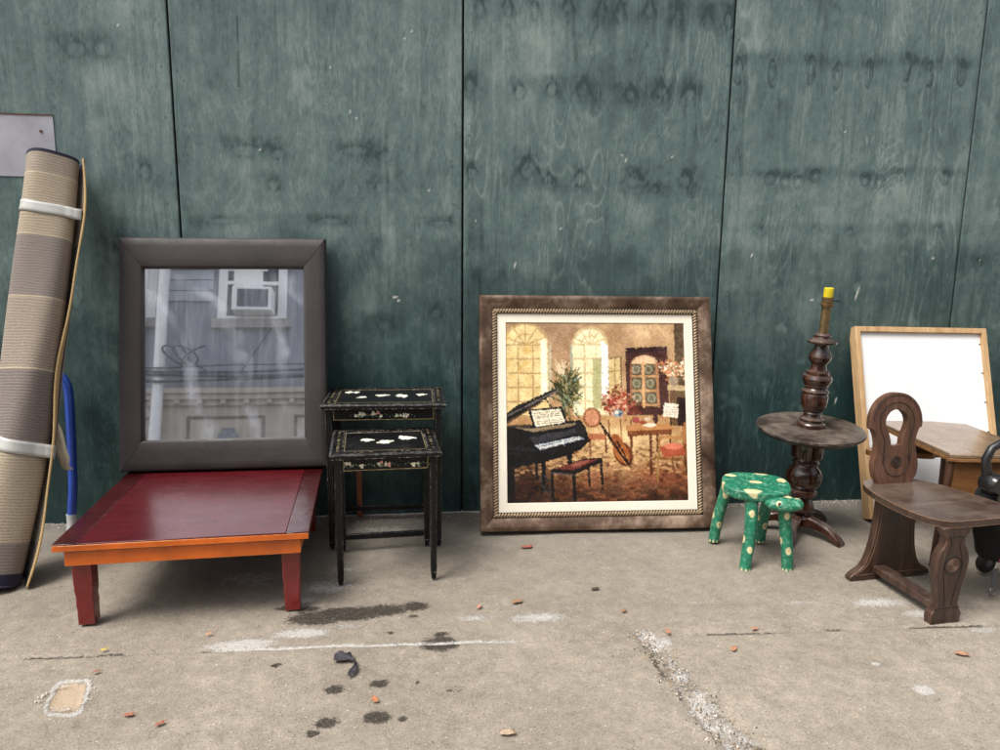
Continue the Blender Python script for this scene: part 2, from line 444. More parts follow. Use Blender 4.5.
K = {1: [(-1.59,2.03,.07,.05),(-1.48,2.04,.06,.05),(-1.5,1.2,.05,.06),(-1.85,1.0,.06,.04),(-1.35,1.55,.04,.05)],
 2: [(-.93,1.65,.10,.04),(-.80,1.64,.05,.035),(-.47,1.66,.10,.035),(-.34,1.64,.05,.035),(-.82,1.51,.04,.04),(-.36,1.51,.04,.04),(-1.05,1.35,.10,.02),(-.58,1.36,.10,.02),(-.10,1.36,.08,.02),(-.7,.95,.05,.04),(-.35,.9,.06,.04),(-.12,.95,.04,.04)],
 3: [(x_, z_, .03, .035) for x_, z_ in [(.031,1.951),(.252,1.929),(.395,1.943),(.535,1.948),(.755,1.934),(.893,1.951),(1.029,1.943)]]+
    [(x_, z_, s_, s_*1.1) for x_, z_, s_ in [(.041,1.583,.025),(.294,1.597,.045),(.39,1.556,.022),(.538,1.559,.035),(.785,1.564,.04),(.887,1.522,.018),(1.028,1.561,.035)]]+
    [(x_, z_, .022, .045) for x_, z_ in [(.072,2.267),(.194,2.273),(.312,2.27),(.457,2.285),(.609,2.275),(.69,2.271),(.825,2.293),(.955,2.266),(1.094,2.264),(1.187,2.26)]],
 4: [(x_, z_, .022, .04) for x_, z_ in [(1.249,2.059),(1.412,2.047),(1.598,2.072),(1.727,2.05),(1.883,2.065),(2.069,2.098),(2.188,2.072),(2.35,2.082)]]+
    [(x_, z_, .028, .02) for x_, z_ in [(1.44,1.585),(1.514,1.571),(1.579,1.572),(1.661,1.602),(1.914,1.589),(1.991,1.581),(2.089,1.616),(2.323,1.607),(1.409,1.339),(1.688,1.352),(1.862,1.345),(2.145,1.359),(2.317,1.361)]],
 5: [(2.6,1.9,.05,.06),(2.7,1.5,.08,.03),(2.55,1.2,.04,.03)]}
CH = [(-.568,2.003,.003,.003),(-.488,1.822,.003,.008),(-.463,1.798,.005,.006),(-.306,1.026,.014,.007),(-.29,1.01,.007,.004),(.241,1.174,.0035,.022),(.724,1.673,.006,.004),(.742,1.648,.004,.012),(.96,1.67,.004,.004),(1.377,1.231,.004,.014),(1.698,1.019,.012,.006),(1.928,1.05,.004,.035),(1.791,1.804,.003,.006),(2.56,1.219,.004,.005),(2.308,1.226,.007,.008),(-1.417,2.133,.004,.003),(-.873,1.654,.003,.003),(-.25,2.13,.007,.004),(-.22,2.16,.006,.003),(1.10,1.02,.008,.012),(.45,1.34,.004,.004),(-.15,1.5,.003,.003),(.06,1.37,.003,.003),(1.87,.52,.003,.02)]
hoard = empty('plywood_hoarding', (0, 0, 0))
tag(hoard, 'long dark green painted plywood hoarding that everything on the pavement leans against', 'wall')
def panel(idx, x0, x1):
    dense = -2.6 < x0 < 3
    st = .005 if dense else .05
    xs = np.linspace(x0+.0045, x1-.0045, int(1.22/st)); zs = np.linspace(-.02, 2.44, int(2.46/st))
    A, B = np.meshgrid(xs, zs)
    kn = K.get(idx, [])
    U = A.copy(); dark = np.zeros_like(A); light = np.zeros_like(A); rings = np.zeros_like(A)
    for kk, (kx, kz, a_, b_) in enumerate(kn):
        if idx in (3, 4): a_ *= 1.3; b_ *= 1.3
        n_a = fbm(A*28, B*28, idx*5+kk, 3)-.5; n_b = fbm(A*70, B*45, idx*7+kk, 3)
        dx = A-kx+.012*n_a; dz = B-kz+.012*(fbm(A*22, B*22, idx*9+kk, 3)-.5)
        w_ = np.exp(-(dz/(b_*5))**2)
        U = U+np.sign(dx)*a_*.9*np.exp(-np.abs(dx)/(a_*1.6))*w_*np.clip(np.abs(dx)/(a_*.4), 0, 1)
        r = np.sqrt((dx/a_)**2+(dz/b_)**2)
        if idx == 4 and kz > 1.5:                     # oval eyes with a pale heart and a smear above
            r = np.sqrt((dx/(a_*.75))**2+(dz/(b_*1.15))**2)
            r = r+.5*(n_b-.5); rings -= .42*np.exp(-((r-1.0)/.16)**2)*n_b*1.4+.40*np.exp(-((r-.55)/.14)**2)*n_b-.16*np.exp(-(r/.35)**2)-.22*np.exp(-((r-1.3)/.18)**2)*n_b
            dark += .60*np.exp(-(dx/(a_*2.2))**2-((dz-b_*1.0)/(b_*.7))**2)*(.2+1.3*n_b)
            dark += .25*np.exp(-(dx/(a_*1.2))**2-((dz+b_*1.3)/(b_*.7))**2)
        else:                                         # hooded marks: an inverted V with a smudge under it
            hood = dz-b_*(1.0-1.15*np.abs(dx)/a_)
            inw = np.exp(-(dx/(a_*1.15))**4)
            dark += (.62 if idx == 3 else .12)*np.exp(-(hood/(b_*.30))**2)*inw*ss(-b_*1.2, -b_*.3, dz)*(.35+1.1*n_b)
            dark += .50*np.exp(-(dx/(a_*1.5))**2-((dz-b_*.95)/(b_*.6))**2)*(.1+1.5*n_b)
            dark += .50*np.exp(-(dx/(a_*1.4))**2-((dz+b_*.35)/(b_*.9))**2)*(.1+1.4*n_b)
            light += .35*np.exp(-(dx/(a_*.42))**2-((dz+b_*.15)/(b_*.7))**2)
            rings -= .28*np.exp(-((r-.62)/.13)**2)*n_b
        light += .22*np.exp(-(dx/(a_*.8))**2-((dz+b_*2.3)/(b_*1.3))**2)
    if idx == 3: rows = [(2.29, .05, .5), (1.95, .03, .2), (1.52, .035, .25), (1.25, .02, .2)]
    elif idx == 4: rows = [(2.12, .03, .45), (1.62, .02, .4), (1.36, .02, .3)]
    elif idx == 2: rows = [(1.56, .05, .45), (1.44, .06, .3), (1.30, .06, .35), (2.25, .12, .25)]
    else: rows = [(2.25, .15, .2), (1.3, .1, .2)]
    for z_, h_, k_ in rows:
        zz = B-z_+.05*(fbm(A*5, B*0, idx+40)-.5)
        dark += .75*k_*np.exp(-(zz/h_)**2)*(.25+1.1*fbm(A*7, B*9, idx+50))*.8
    grain = fbm(U*24, B*.55+idx*9, 60+idx, 4)*.55+fbm(U*75, B*1.1+idx, 80+idx, 3)*.45
    cf = fbm(U*6.5, B*.9+3*idx, 90+idx, 3)*17; contour = np.exp(-(np.abs(cf-np.round(cf))/.09)**2)*ss(.42, .6, fbm(A*4, B*2.5, 95+idx))
    vf = fbm(U*16, B*.7+idx, 97+idx, 2)*26; vein = np.exp(-(np.abs(vf-np.round(vf))/.13)**2)*ss(.4, .62, fbm(A*9, B*3, 99+idx))
    tone = .5+(grain-.5)*.42+contour*(.24 if idx in (3, 4) else .10)-vein*.15+(fbm(A*3, B*2, 100+idx)-.5)*.5+(fbm(A*14, B*10, 107+idx)-.5)*.30+(fbm(A*60, B*40, 108+idx, 3)-.5)*.22
    tone = tone-dark*.42+light*.4+rings*.8
    # pale drips and scraped streaks
    dr = ss(.60, .78, fbm(A*34, B*1.6, 120+idx, 3))*ss(.42, .7, fbm(A*3, B*2.4, 130+idx))
    tone += .14*dr
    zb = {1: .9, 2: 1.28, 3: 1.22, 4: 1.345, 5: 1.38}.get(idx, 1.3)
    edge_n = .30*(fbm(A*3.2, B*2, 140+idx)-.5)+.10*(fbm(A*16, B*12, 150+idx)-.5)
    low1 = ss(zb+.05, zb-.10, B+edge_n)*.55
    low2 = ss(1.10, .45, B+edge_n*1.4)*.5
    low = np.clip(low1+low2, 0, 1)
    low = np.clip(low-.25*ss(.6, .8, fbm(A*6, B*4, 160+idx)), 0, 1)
    mark = np.zeros_like(A)
    er = np.random.RandomState(idx+5)
    for xe in (x0+.035, x1-.035):                      # nail heads and splits along the joints
        for z_ in np.arange(.25, 2.4, .19):
            for k in range(er.randint(0, 3)):
                mx = xe+er.uniform(-.02, .02); mz = z_+er.uniform(-.05, .05)
                mark = np.maximum(mark, .75*np.exp(-((A-mx)/.0042)**2-((B-mz)/.0042)**2))
    if idx == 2: mark = np.maximum(mark, .7*np.exp(-((A+.945-.02*(B-2))/.0035)**2)*ss(1.86, 1.9, B)*(fbm(A*0, B*30, 9) > .42))
    mark = np.maximum(mark, .5*np.exp(-((A-x0-.003)/.006)**2)*fbm(A*0, B*20, idx)+.5*np.exp(-((A-x1+.003)/.006)**2)*fbm(A*0, B*20, idx+2))
    chip = np.zeros_like(A)
    for (cx, cz, a_, b_) in CH:
        if x0-.05 < cx < x1+.05:
            a_ = max(a_, .005); b_ = max(b_, .005)
            q = ((A-cx-.25*(B-cz))/a_)**2+((B-cz)/b_)**2+1.2*(fbm(A*90, B*60, 3, 2)-.5)
            chip = np.maximum(chip, ss(1.1, .5, q)*.85)
    # spatter scrapes low on the right hand panels
    if idx in (4, 5): tone += .35*ss(.70, .85, fbm(A*9+B*6, B*9-A*5, 170+idx, 3))*ss(1.4, 1.2, B)
    tone += .10*ss(.66, .8, fbm(A*7, B*7, 180+idx, 4))
    Yg = .0015*(fbm(A*2, B*2, idx)-.5)-.0012*dark.clip(0, 1)*0
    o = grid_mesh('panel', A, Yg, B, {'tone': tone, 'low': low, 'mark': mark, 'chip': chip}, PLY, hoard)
    sm = o.modifiers.new('t', 'SOLIDIFY'); sm.thickness = .018; sm.offset = -1
for i in range(-3, 9):
    panel(i+1+0 if True else 0, (i-2)*1.22, (i-1)*1.22)
b = MB()
for k in range(-5, 9):
    b.box((k*1.22-.045, .024, 0), (k*1.22+.045, .11, 2.43))
b.build('stud', m_plain('black_timber', (.012, .013, .013), .9), hoard)
b = MB(); b.box((-6.1, .024, 2.44), (8.5, .11, 2.56)); b.build('top_rail', m_plain('green_rail', (.05, .09, .08), .6), hoard, bevel=.004)
b = MB(); b.box((-2.35, -.0035, 1.522), (-1.700, -.0025+.0008, 1.768)); b.box((-2.35, -.006, 1.768), (-1.699, -.001, 1.773), mi=1)
m_zinc = m_plain('zinc', (.50, .50, .56), .42, .55, .18, 7, .08)
b.tube([(-1.75, -.0035, 1.705), (-1.75, -.007, 1.705)], .006, 10, mi=1)
b.build('metal_plate', [m_zinc, m_plain('rust', (.09, .035, .02), .8)], hoard)
tag(hoard.children[-1], 'pale galvanised sheet nailed over the plywood')

# ============================================================ building across the street (seen in the mirror)
bld = empty('apartment_building', (-2, -14, 0))
tag(bld, 'grey house front across the street with sash windows and a cornice, reflected in the mirror', 'building')
BO = Vector((2, 14, 0))
def BT(mb, name, mat, parent=bld, **kw):
    mb.v = [Vector(v)+BO if parent is bld else Vector(v)+BO for v in mb.v]
    return mb.build(name, mat, parent, **kw)
def facade_mat():
    t = NT('grey_render'); v = t.coord(); n = t.noise(v, 1.2, 6, .65)
    c = t.ramp(n, [(.3, (.22, .23, .27)), (.7, (.31, .32, .37))])
    t.base(c); t.rough(.85); t.bump(t.noise(v, 8, 5, .6), .3, .01); return t.m
mf = facade_mat(); m_trim = m_plain('cream_trim', (.50, .44, .36), .7, 0, .12, 3, .1)
m_white = m_plain('white_paint', (.86, .86, .86), .5, 0, .06, 4, .05)
m_dglass = m_plain('dark_glass', (.04, .05, .06), .08, 0, .1, 1, 0)
b = MB(); b.box((-18, -22, 0), (14, -14, 9.6)); BT(b, 'wall', mf)
b = MB()
for k in range(14):                                           # clapboard on the upper left stretch
    z = 5.9+k*.26; b.box((-11, -13.985, z), (-4.75, -13.96+.0, z+.235))
BT(b, 'clapboard', m_plain('pale_siding', (.40, .42, .47), .7, 0, .1, 2, .05))
b = MB(); b.box((-18, -14, 3.62), (14, -13.60, 3.74)); b.box((-18, -14, 3.5), (14, -13.70, 3.62)); b.box((-18, -14, 3.38), (14, -13.82, 3.5))
for k in range(64): b.box((-17.9+k*.5, -13.82, 3.40), (-17.78+k*.5, -13.72, 3.5))
BT(b, 'cornice', m_trim, bevel=.01)
b = MB(); b.box((-18, -14, 0), (14, -13.93, 3.38))
BT(b, 'shop_front', m_trim)
b = MB()
for k in range(12):
    x = -16.9+k*2.35
    for (z0, z1) in ((2.2, 3.15), (.9, 2.05)):
        for (p, q, r, s_) in ((0, .06, 0, 1), (1.64, 1.70, 0, 1)): b.box((x+p, -13.93, z0), (x+q, -13.90, z1))
        b.box((x+.06, -13.93, z0), (x+1.64, -13.90, z0+.06)); b.box((x+.06, -13.93, z1-.06), (x+1.64, -13.90, z1))
BT(b, 'panel_moulding', m_plain('brown_trim', (.16, .12, .09), .7))
b = MB(); b.box((-4.42, -13.9, 2.42), (-4.02, -13.7, 2.72)); b.box((-4.36, -13.9, 2.72), (-4.1, -13.78, 2.86)); BT(b, 'wall_lamp', m_plain('grey_lamp', (.2, .2, .23), .4), bevel=.01)
def window(x0, x1, z0, z1, ac=False):
    f = MB()
    for (a_, c_, b_, d_) in ((x0, x0+.2, z0, z1), (x1-.2, x1, z0, z1), (x0+.2, x1-.2, z1-.14, z1), (x0+.2, x1-.2, z0, z0+.08), (x0+.2, x1-.2, (z0+z1)/2-.04, (z0+z1)/2+.04)):
        f.box((a_, -14, b_), (c_, -13.9, d_))
    fo = BT(f, 'window', m_white)
    g = MB(); g.box((x0+.2, -14, z0+.08), (x1-.2, -13.95, (z0+z1)/2-.04)); g.box((x0+.2, -14, (z0+z1)/2+.04), (x1-.2, -13.94, z1-.14)); BT(g, 'pane', m_dglass, fo)
    g = MB(); g.box((x0-.12, -14, z0-.22), (x1+.12, -13.82, z0)); BT(g, 'sill', m_plain('sill_stone', (.33, .31, .29), .8), fo, bevel=.01)
    g = MB(); g.box((x0+.2, -13.93, (z0+z1)/2+.3), (x1-.45, -13.92, z1-.14)); BT(g, 'painted_pane_glare', m_white, fo)  # white sheet stands in for sky reflected in the upper pane
for fl in range(2):
    for k in range(10):
        x = -16.2+k*2.9-.02; zz = 5.45+fl*2.45
        if zz < 9: window(x, x+1.55, zz, zz+1.75)
x0 = -16.22+4*2.9
ac = MB(); ac.box((-4.22, -13.95, 5.55), (-3.34, -13.5, 6.10)); aco = BT(ac, 'air_conditioner', m_white, bevel=.015)
g = MB(); g.box((-4.10, -13.5, 5.62), (-3.42, -13.49, 6.03)); BT(g, 'grille', m_plain('dark_grille', (.07, .08, .1), .5), aco)
g = MB(); g.box((-4.28, -13.915, 6.16), (-3.62, -13.905, 6.72)); BT(g, 'painted_sky_flash', m_plain('painted_sky_flash', (.85, .85, .82), .6, 0, .03, 3), bld)  # white sheet added for the flash of sky reflected in this window
def pole(name, x0_, x1_, z0, z1, r, m, label, y=-13.6, parent=None):
    b_ = MB(); b_.tube([(x0_, y, z0), (x1_, y, z1)], r, 12); o = b_.build(name, m, parent); return o
o = pole('downpipe', -5.70, -5.74, .0, 9.4, .12, m_white, ''); tag(o, 'thick white downpipe nearest the sash window, seen in the mirror glass', 'pipe', 'white pipes reflected in the mirror')
o = pole('downpipe', -6.14, -6.17, 3.5, 9.4, .09, m_white, ''); tag(o, 'thinner white pipe at the left edge of the mirror glass, yellow guard below it', 'pipe', 'white pipes reflected in the mirror')
o = pole('pipe_guard', -6.12, -6.14, .0, 3.46, .09, m_plain('yellow_guard', (.62, .50, .06), .6), ''); tag(o, 'yellow pipe guard at the lower left of the mirror reflection', 'pipe')
b = MB()
for k, (dz, r_) in enumerate(((0, .045), (.10, .03), (-.10, .03), (.19, .018))):
    b.tube([(-16+j*1.5, -13.45, 4.0+dz+.05*math.sin(j*1.3+k)) for j in range(20)], r_, 8)
pts = [(-5.5+.22*math.cos(t_*1.3)+.045*t_, -13.4, 4.42+.24*math.sin(t_)) for t_ in np.linspace(0, 14, 70)]
b.tube(pts, .022, 6); b.tube([(-5.3, -13.4, 4.8), (-5.0, -13.4, 4.3), (-4.6, -13.42, 4.05)], .02, 6)
b.tube([(-4.1, -13.9, 4.05), (-3.4, -13.9, 5.2)], .012, 6)
tag(b.build('overhead_cable', m_plain('dark_cable', (.03, .035, .05), .5)), 'bundle of dark cables looping across the reflected house front in the mirror', 'cable')

# ============================================================ mirror
def leaning(name, c, z, yaw, lean, roll=0):
    o = empty(name, (c[0], c[1], z)); o.rotation_mode = 'XYZ'
    o.matrix_world = Matrix.Translation((c[0], c[1], z)) @ Matrix.Rotation(yaw, 4, 'Z') @ Matrix.Rotation(-lean, 4, 'X') @ Matrix.Rotation(roll, 4, 'Y')
    return o
# local frame of a leaning thing: x along the bottom, z up its face, front at y=-thickness
mir = leaning('leather_framed_mirror', (-1.022, -.222), .3035, R(.3), R(11.9), R(-.3))
tag(mir, 'large wall mirror in a padded dark brown leather frame standing on the red low table', 'mirror')
W_, H_, F_, T_ = .852, .988, .100, .05
def rail4(mb, W, H, F, prof, mi=0, x0=None, z0=0.0):
    """mitred rails: prof is a list of (inward distance, y) from the outer to the inner edge"""
    x0 = -W/2 if x0 is None else x0
    def loop(d, y): return [(x0+d, y, z0+d), (x0+W-d, y, z0+d), (x0+W-d, y, z0+H-d), (x0+d, y, z0+H-d)]
    for side in range(4):
        vs = []
        for d, y in prof:
            L = loop(d, y); vs += [L[side], L[(side+1) % 4]]
        n = len(prof); fs = [(2*i, 2*i+1, 2*i+3, 2*i+2) for i in range(n-1)]
        fs.append((2*n-2, 2*n-1, 1, 0)); fs.append(tuple(2*i for i in range(n))); fs.append(tuple(2*i+1 for i in reversed(range(n))))
        mb.add(vs, fs, None, mi)
    return mb
def leather():
    t = NT('brown_leather'); v = t.coord()
    n = t.noise(v, 5, 5, .6); c = t.ramp(n, [(.3, (.022, .0175, .0175)), (.7, (.040, .033, .032))])
    sp = t.ramp(t.noise(v, 150, 3, .7), [(.66, 0), (.72, 1)]); c = t.mix(t.math('MULTIPLY', sp, .35), c, (.012, .01, .01))
    c = t.mix(t.edge(.004, t.noise(v, 40, 4, .6), nlo=.5, nhi=.62), c, (.16, .10, .07))
    t.base(c); t.link(t.ramp(t.noise(v, 9, 4, .6), [(.3, .5), (.7, .68)]), t.b.inputs['Roughness'])
    vo = t.new('ShaderNodeTexVoronoi'); vo.inputs['Scale'].default_value = 160; t.link(v, vo.inputs['Vector'])
    cr = t.noise(t.coord((1, 1, 1)), 3, 3, .5, 1.5)
    t.bump(t.math('ADD', t.math('MULTIPLY', vo.outputs['Distance'], .4), t.math('MULTIPLY', cr, 3.5)), .35, .003); return t.m
b = MB(); rail4(b, W_, H_, F_, [(0, 0), (0, -.042), (.003, -.0485), (.009, -.052), (.03, -.0535), (.06, -.0535), (.086, -.051), (.092, -.048), (.096, -.040), (.096, -.004)])
b.v = [Vector((v.x, v.y, v.z+.034*ss(0, .096, v.z) if v.z < H_/2 else v.z-.034*ss(0, .096, H_-v.z))) for v in b.v]
b.build('frame', leather(), mir, angle=50)
m_seam = m_plain('seam', (.015, .012, .012), .7)
for sx in (-1, 1):
    for (za, zb) in ((.006, .124), (H_-.006, H_-.124)):
        b = MB(); pts = [(sx*(W_/2-.006-(.086)*k/8), -.0538+.006*abs(k/8-.5)**3*8, za+(zb-za)*k/8) for k in range(9)]
        b.tube(pts, .0013, 6); b.build('stitched_seam', m_seam, mir)
def mirror_mat():
    t = NT('mirror_glass'); v = t.coord(); 
    wv = t.new('ShaderNodeMapping'); wv.inputs['Rotation'].default_value = (0, R(24), 0); wv.inputs['Scale'].default_value = (14, 1, .9); t.link(v, wv.inputs[0])
    s1 = t.noise(wv.outputs[0], 2.2, 5, .6, .8)
    wv2 = t.new('ShaderNodeMapping'); wv2.inputs['Rotation'].default_value = (0, R(-28), 0); wv2.inputs['Scale'].default_value = (6, 1, 1.1); t.link(v, wv2.inputs[0])
    s2 = t.noise(wv2.outputs[0], 2.6, 5, .65, 1.2)
    film = t.math('ADD', t.ramp(s1, [(.46, 0), (.78, .26)]), t.ramp(s2, [(.48, 0), (.8, .24)]))
    film = t.math('MULTIPLY', film, t.ramp(t.noise(v, 3, 3, .5), [(.3, .3), (.65, 1)]))
    wa = t.new('ShaderNodeTexWave', wave_type='RINGS', rings_direction='SPHERICAL'); mpa = t.new('ShaderNodeMapping'); mpa.inputs['Location'].default_value = (.9, 0, -.1); t.link(v, mpa.inputs[0]); t.link(mpa.outputs[0], wa.inputs['Vector'])
    wa.inputs['Scale'].default_value = 1.7; wa.inputs['Distortion'].default_value = 5; wa.inputs['Detail'].default_value = 4; wa.inputs['Detail Scale'].default_value = 1.5
    arc_ = t.math('MULTIPLY', t.ramp(wa.outputs['Fac'], [(.72, 0), (1.0, .24)]), t.ramp(t.noise(v, 5, 3, .6), [(.45, 0), (.65, 1)]))
    film = t.math('ADD', t.math('MULTIPLY', film, .55), arc_)
    film = t.math('ADD', film, .05)
    d = t.new('ShaderNodeBsdfDiffuse'); d.inputs[0].default_value = (.72, .77, .88, 1)
    g = t.new('ShaderNodeBsdfGlossy'); g.inputs[0].default_value = (.90, .92, .97, 1); g.inputs['Roughness'].default_value = .015
    wb = t.new('ShaderNodeBump'); wb.inputs['Strength'].default_value = .11; wb.inputs['Distance'].default_value = .004; t.link(t.noise(v, 2.0, 1, .3), wb.inputs['Height']); t.link(wb.outputs[0], g.inputs['Normal'])
    mx = t.new('ShaderNodeMixShader'); t.link(film, mx.inputs[0]); t.link(g.outputs[0], mx.inputs[1]); t.link(d.outputs[0], mx.inputs[2])
    t.link(mx.outputs[0], t.n['Material Output'].inputs[0]); return t.m
b = MB(); b.box((-W_/2+.09, -.028, .12), (W_/2-.09, -.022, H_-.12)); b.build('glass', mirror_mat(), mir)
b = MB(); b.box((-W_/2+.01, -.002, .01), (W_/2-.01, .004, H_-.01)); b.build('backing_board', m_plain('hardboard', (.1, .06, .035), .8), mir)

# ============================================================ red low table
tab = empty('low_table', (-1.003, -.56, .0), (0, 0, R(3.2)))
tag(tab, 'low square red lacquered coffee table with orange front apron under the big mirror', 'table')
hw, hd = .400, .432; tz = .303
red = m_lacquer('red_lacquer', (.10, .008, .010), (.42, .10, .04), .3, .3, (.42, .56), None, .1)
m_brd = m_lacquer('dark_red_border', (.040, .004, .005), (.30, .05, .03), .2, 0, (.48, .6), None, .05)
org = m_lacquer('orange_lacquer', (.62, .12, .006), (.75, .38, .12), .3, .3, (.42, .55), None, .1)
rleg = m_lacquer('red_leg', (.165, .010, .010), (.55, .25, .18), .25, .3, (.44, .58), None, .1)
b = MB(); b.box((-hw+.075, -hd, tz-.026), (hw-.075, hd, tz)); top_c = b
def top_mat():
    t = NT('red_table_top'); v = t.coord((1, 1, 1)); n = t.noise(t.coord((2, 12, 2)), 3, 6, .6)
    c = t.ramp(n, [(.3, (.050, .0045, .007)), (.7, (.085, .008, .011))])
    sc = t.ramp(t.noise(t.coord((60, 4, 4)), 4, 4, .7), [(.72, 0), (.76, 1)]); c = t.mix(t.math('MULTIPLY', sc, .25), c, (.45, .2, .16))
    t.base(c); t.link(t.ramp(t.noise(v, 6, 5, .7), [(.3, .20), (.7, .32)]), t.b.inputs['Roughness']); t.b.inputs['Coat Weight'].default_value = 0
    t.b.inputs['Specular IOR Level'].default_value = .3
    t.bump(n, .06, .001); return t.m
top_c.build('table_top', top_mat(), tab, bevel=.002)
b = MB()
for (x0_, y0_, x1_, y1_) in ((-hw, -hd, -hw+.0745, hd), (hw-.0745, -hd, hw, hd)):
    b = MB(); b.box((x0_, y0_, tz-.026), (x1_, y1_, tz)); b.build('top_border', m_brd, tab, bevel=.002)
b = MB(); b.box((-hw+.002, -hd-.003, tz-.024), (hw-.002, -hd-.0005, tz-.004)); b.build('front_edge', org, tab, bevel=.001)
b = MB()
ap = .018; z0, z1 = tz-.080, tz-.030
b.box((-hw+.03, -hd+.012, z0), (hw-.03, -hd+.030, z1)); b.build('front_apron', org, tab, bevel=.002)
b = MB()
b.box((-hw+.03, -hd+.0305, z0), (-hw+.05, hd-.03, z1)); b.box((hw-.05, -hd+.0305, z0), (hw-.03, hd-.03, z1)); b.box((-hw+.0505, hd-.05, z0), (hw-.0505, hd-.03, z1))
b.build('side_apron', org, tab, bevel=.002)
for sx in (-1, 1):
    for sy in (-1, 1):
        b = MB(); cx, cy = sx*(hw-.068), sy*(hd-.068)
        pr = [(0, .0262), (.05, .0262), (.075, .0275), (.095, .0262), (.12, .0290), (.15, .0295), (.223, .0298)]
        vs = [(cx+u_*h_, cy+v_*h_, z_) for z_, h_ in pr for u_, v_ in ((-1, -1), (1, -1), (1, 1), (-1, 1))]
        fs = [(4*i+k, 4*i+(k+1) % 4, 4*i+4+(k+1) % 4, 4*i+4+k) for i in range(len(pr)-1) for k in range(4)]+[(3, 2, 1, 0), tuple(range(4*len(pr)-4, 4*len(pr)))]
        b.add(vs, fs)
        o = b.build('leg', rleg, tab, bevel=.003)

# ============================================================ black nesting tables
blk = m_lacquer('black_lacquer', (.0035, .0035, .004), (.50, .46, .41), .38, .05, (.47, .60), (.30, .28, .24), .15)
blk.node_tree.nodes['Principled BSDF'].inputs['Specular IOR Level'].default_value = .3
gold = m_plain('gold_line', (.42, .30, .12), .45, .3, .3, 60, .1)
pearl = m_plain('pearl_inlay', (.72, .72, .62), .35, 0, .18, 70, .3)
def flowers_mats(): return [m_plain('petal_cream', (.72, .66, .50), .5, 0, .15, 80), m_plain('petal_pink', (.65, .30, .24), .5, 0, .2, 80), m_plain('leaf_green', (.16, .24, .13), .5, 0, .2, 80)]
FM = flowers_mats()
def blobby(mb, cx, cz, s, plane, d, mi, seed, n=18):
    r = random.Random(seed); pts = []
    ph = [r.uniform(0, 6.28) for _ in range(3)]
    for k in range(n):
        a_ = 2*math.pi*k/n; rr = s*(1+.28*math.sin(3*a_+ph[0])+.2*math.sin(5*a_+ph[1])+.12*math.sin(8*a_+ph[2]))
        pts.append((cx+rr*math.cos(a_), cz+rr*math.sin(a_)))
    M = Matrix(((1,0,0,0),(0,0,1,0),(0,1,0,0),(0,0,0,1))) if plane == 'xz' else Matrix.Identity(4)
    mb.prism([pts], d, d-.0012 if plane == 'xz' else d+.0012, M, mi)
